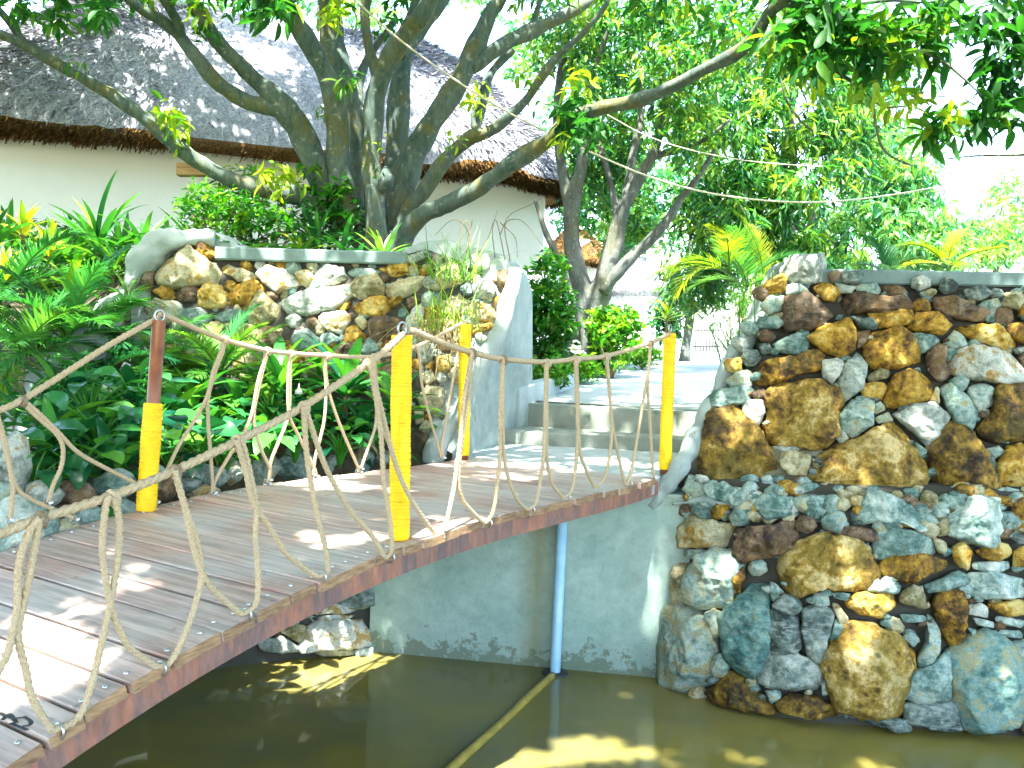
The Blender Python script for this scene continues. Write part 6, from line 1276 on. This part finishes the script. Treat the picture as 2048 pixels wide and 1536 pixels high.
# --- right side
palm(P(1490, 690, 7.6), 9, .62, .24, 'palm', 'feathery palm leaning out beside the boulder wall', None, (10, 85), 'palm', .5, 46, .014, (.6, .2), (.6, 1.3))
palm(P(1525, 640, 8.2), 5, .75, .2, 'lime', 'bright lime frond standing up behind the wall top boulder', None, (65, 82), 'palm_frond', .3, 60, .012, (.7, .2), (.5, 1.0), 2.6, .35)
palm(P(1455, 620, 7.3), 6, .7, .22, 'lime', 'drooping yellow green frond hanging over the path', None, (20, 50), 'palm_frond', .3, 40, .011, (.35, .2), (1.2, 2.0), 3.3, .5)
palm(P(1890, 610, 9.5), 5, .6, .2, 'lime', 'pale sunlit palm beyond the right hand coping', None, (15, 80), 'palm', .4, 40, .018, (.6, .2))
palm(P(1770, 610, 9.5), 7, .5, .2, 'palm', 'green palm rising behind the middle of the right hand coping', None, (15, 80), 'palm', .3, 40, .018, (.55, .2))
tuft(P(1490, 745, 6.35), 130, .62, .012, 'palm', 'dark reedy tuft growing on the rounded plaster edge', None, (60, 89), (.1, .9), 'reed_tuft', .07, var=(.35, .25))
tuft(P(1465, 640, 6.6), 40, .7, .007, 'dry', 'long dry strands trailing from the palm over the path', None, (10, 60), (1.6, 2.6), 'dry_grass', .08, math.pi*.95)
tuft(P(1530, 600, 6.3), 90, .4, .010, 'grass', 'yellow green grass tuft wedged between the highest boulders', None, (-30, 80), (.3, 1.5), spread=.09)
b = P(1098, 765, 9.2); shrub(b, P(1098, 630, 9.2), (.30, .35, .66), 330, .10, .045, 'shrub', 'tall dark green bush between the white wall corner and the forked trunk', None, 9, var=.35)
b = P(1225, 740, 10.6); shrub(b, P(1226, 668, 10.6), (.38, .38, .33), 260, .11, .05, 'shrub', 'round bright green bush in front of the small white hut', None, 9, var=.72)
for px, py, d_, lab in [(1090, 748, 8.9, 'low yellow speckled bush behind the near end of the kerb'), (1150, 735, 9.8, 'low leafy bush at the foot of the lantern'), (1215, 722, 10.6, 'low leafy bush under the round bright one'), (1285, 712, 12.5, 'low bush at the far end of the kerb')]:
    shrub(P(px, py+18, d_), P(px, py, d_), (.28, .3, .14), 90, .09, .04, 'shrub', lab, 'low bushes behind the kerb', 9, var=.7)
shrub(P(1335, 700, 14), P(1335, 650, 14), (.25, .25, .35), 70, .13, .06, 'broad', 'dark bush beside the far end of the path', None, 9, var=.3)
strap(P(1332, 655, 13.2), 14, .35, .07, 'croton', 'small yellow croton next to the white hut wall', None, (20, 80), (.2, .7), 'croton', (.75, .2), .2)
# --- rocks beside the deck
def rock(px, py, d_, w, h, typ, label, rot=0.):
    d_ = d_bankline(px)+.1 if px > 440 else float((side(px, py+h*.8, BW+.09+max(0, .10+(985-py-px*.03)*.0012))-CAM)@FW)
    k = 9; a = np.linspace(0, 2*np.pi, k, endpoint=False); poly = []
    for t in a:
        x, y = math.cos(t)*w*rng.uniform(.85, 1.12), math.sin(t)*h*rng.uniform(.8, 1.12); poly.append((px+x*math.cos(rot)-y*math.sin(rot), py+x*math.sin(rot)+y*math.cos(rot)))
    o = stone(None, poly, lambda x, y: d_+(py-y)*.0012*0, typ, .55, 'rock'); tag(o, label, 'rock', 'rocks lining the deck edge'); return o
for a in [(20, 930, 4.55, 30, 75, 'w', 'smooth pale upright rock at the picture edge beside the deck'), (20, 1060, 4.3, 60, 62, 'c', 'blue grey rock at the picture edge against the deck'), (62, 1055, 4.35, 42, 60, 'c', 'rough blue grey rock touching the first deck board in view'), (75, 990, 4.8, 50, 26, 'w', 'flat pale stone behind the blue grey rocks'), (140, 985, 4.9, 44, 24, 'b', 'brown grey stone with a dark patch left of the post'),
          (170, 1035, 4.6, 44, 26, 'c', 'blue rock against the deck edge, second from the brown post'), (225, 970, 4.85, 44, 32, 'c', 'large speckled blue grey rock left of the brown post'), (240, 1020, 4.65, 34, 20, 'c', 'flat blue rock touching the foot of the brown post'), (120, 1062, 4.5, 40, 22, 'y', 'pale greenish stone low against the deck'), (330, 975, 5.0, 22, 26, 'b', 'small brown stone just right of the brown post'), (365, 960, 5.1, 34, 26, 'd', 'dark slate rock right of the brown post'),
          (415, 955, 5.25, 40, 26, 'd', 'dark rock in the shade of the creepers'), (400, 985, 5.05, 42, 14, 'y', 'mossy flat stone against the deck'), (455, 945, 5.35, 30, 28, 'w', 'pale rock streaked white beside a rope shackle'), (505, 935, 5.5, 44, 36, 'w', 'white sunlit rock behind the left hand ropes'), (545, 945, 5.55, 22, 24, 'b', 'small brown stone between the white and the blue rocks'), (590, 930, 5.65, 48, 34, 'c', 'large blue grey rock behind the left hand ropes'), (600, 955, 5.5, 40, 14, 'c', 'flat blue stone against the deck edge under the large blue rock'),
          (660, 930, 5.8, 36, 24, 'd', 'dark brown slate rock under the creepers'), (725, 915, 5.95, 30, 34, 'c', 'rounded blue grey rock near the yellow post'), (765, 915, 6.1, 24, 18, 'w', 'small pale stone behind the near yellow post'), (0, 985, 4.7, 30, 20, 'g', 'low grey stone below the smooth pale upright one'), (300, 945, 5.15, 26, 22, 'c', 'blue grey rock hidden by the wrapped post')]: rock(*a)

# ------------------------------------------------------------------ sky and sun
w = bpy.data.worlds.new('World'); sc.world = w; w.use_nodes = True; nt = w.node_tree
sky = nt.nodes.new('ShaderNodeTexSky'); sky.sky_type = 'NISHITA'; sky.sun_disc = False; sky.sun_elevation = SUN_EL; sky.sun_rotation = math.atan2(SD[0], SD[1]); sky.air_density = 1.0; sky.dust_density = 2.5; sky.ozone_density = 1.2
bg = nt.nodes['Background']; nt.links.new(sky.outputs[0], bg.inputs[0]); bg.inputs[1].default_value = SKY_STRENGTH
sd = bpy.data.lights.new('sun', 'SUN'); so = bpy.data.objects.new('sun', sd); COL.objects.link(so); sd.energy = SUN_STRENGTH; sd.angle = math.radians(.8); sd.color = (1., .95, .86)
so.rotation_euler = Vector(SD).to_track_quat('Z', 'Y').to_euler(); so.location = (3, -4, 12)
sc.view_settings.view_transform = 'Standard'; sc.view_settings.look = 'None'; sc.view_settings.exposure = EXPOSURE; sc.view_settings.gamma = 1
sc.render.engine = 'CYCLES'
sc.cycles.max_bounces = 6; sc.cycles.diffuse_bounces = 3; sc.cycles.glossy_bounces = 3; sc.cycles.transmission_bounces = 4; sc.cycles.caustics_reflective = False; sc.cycles.caustics_refractive = False
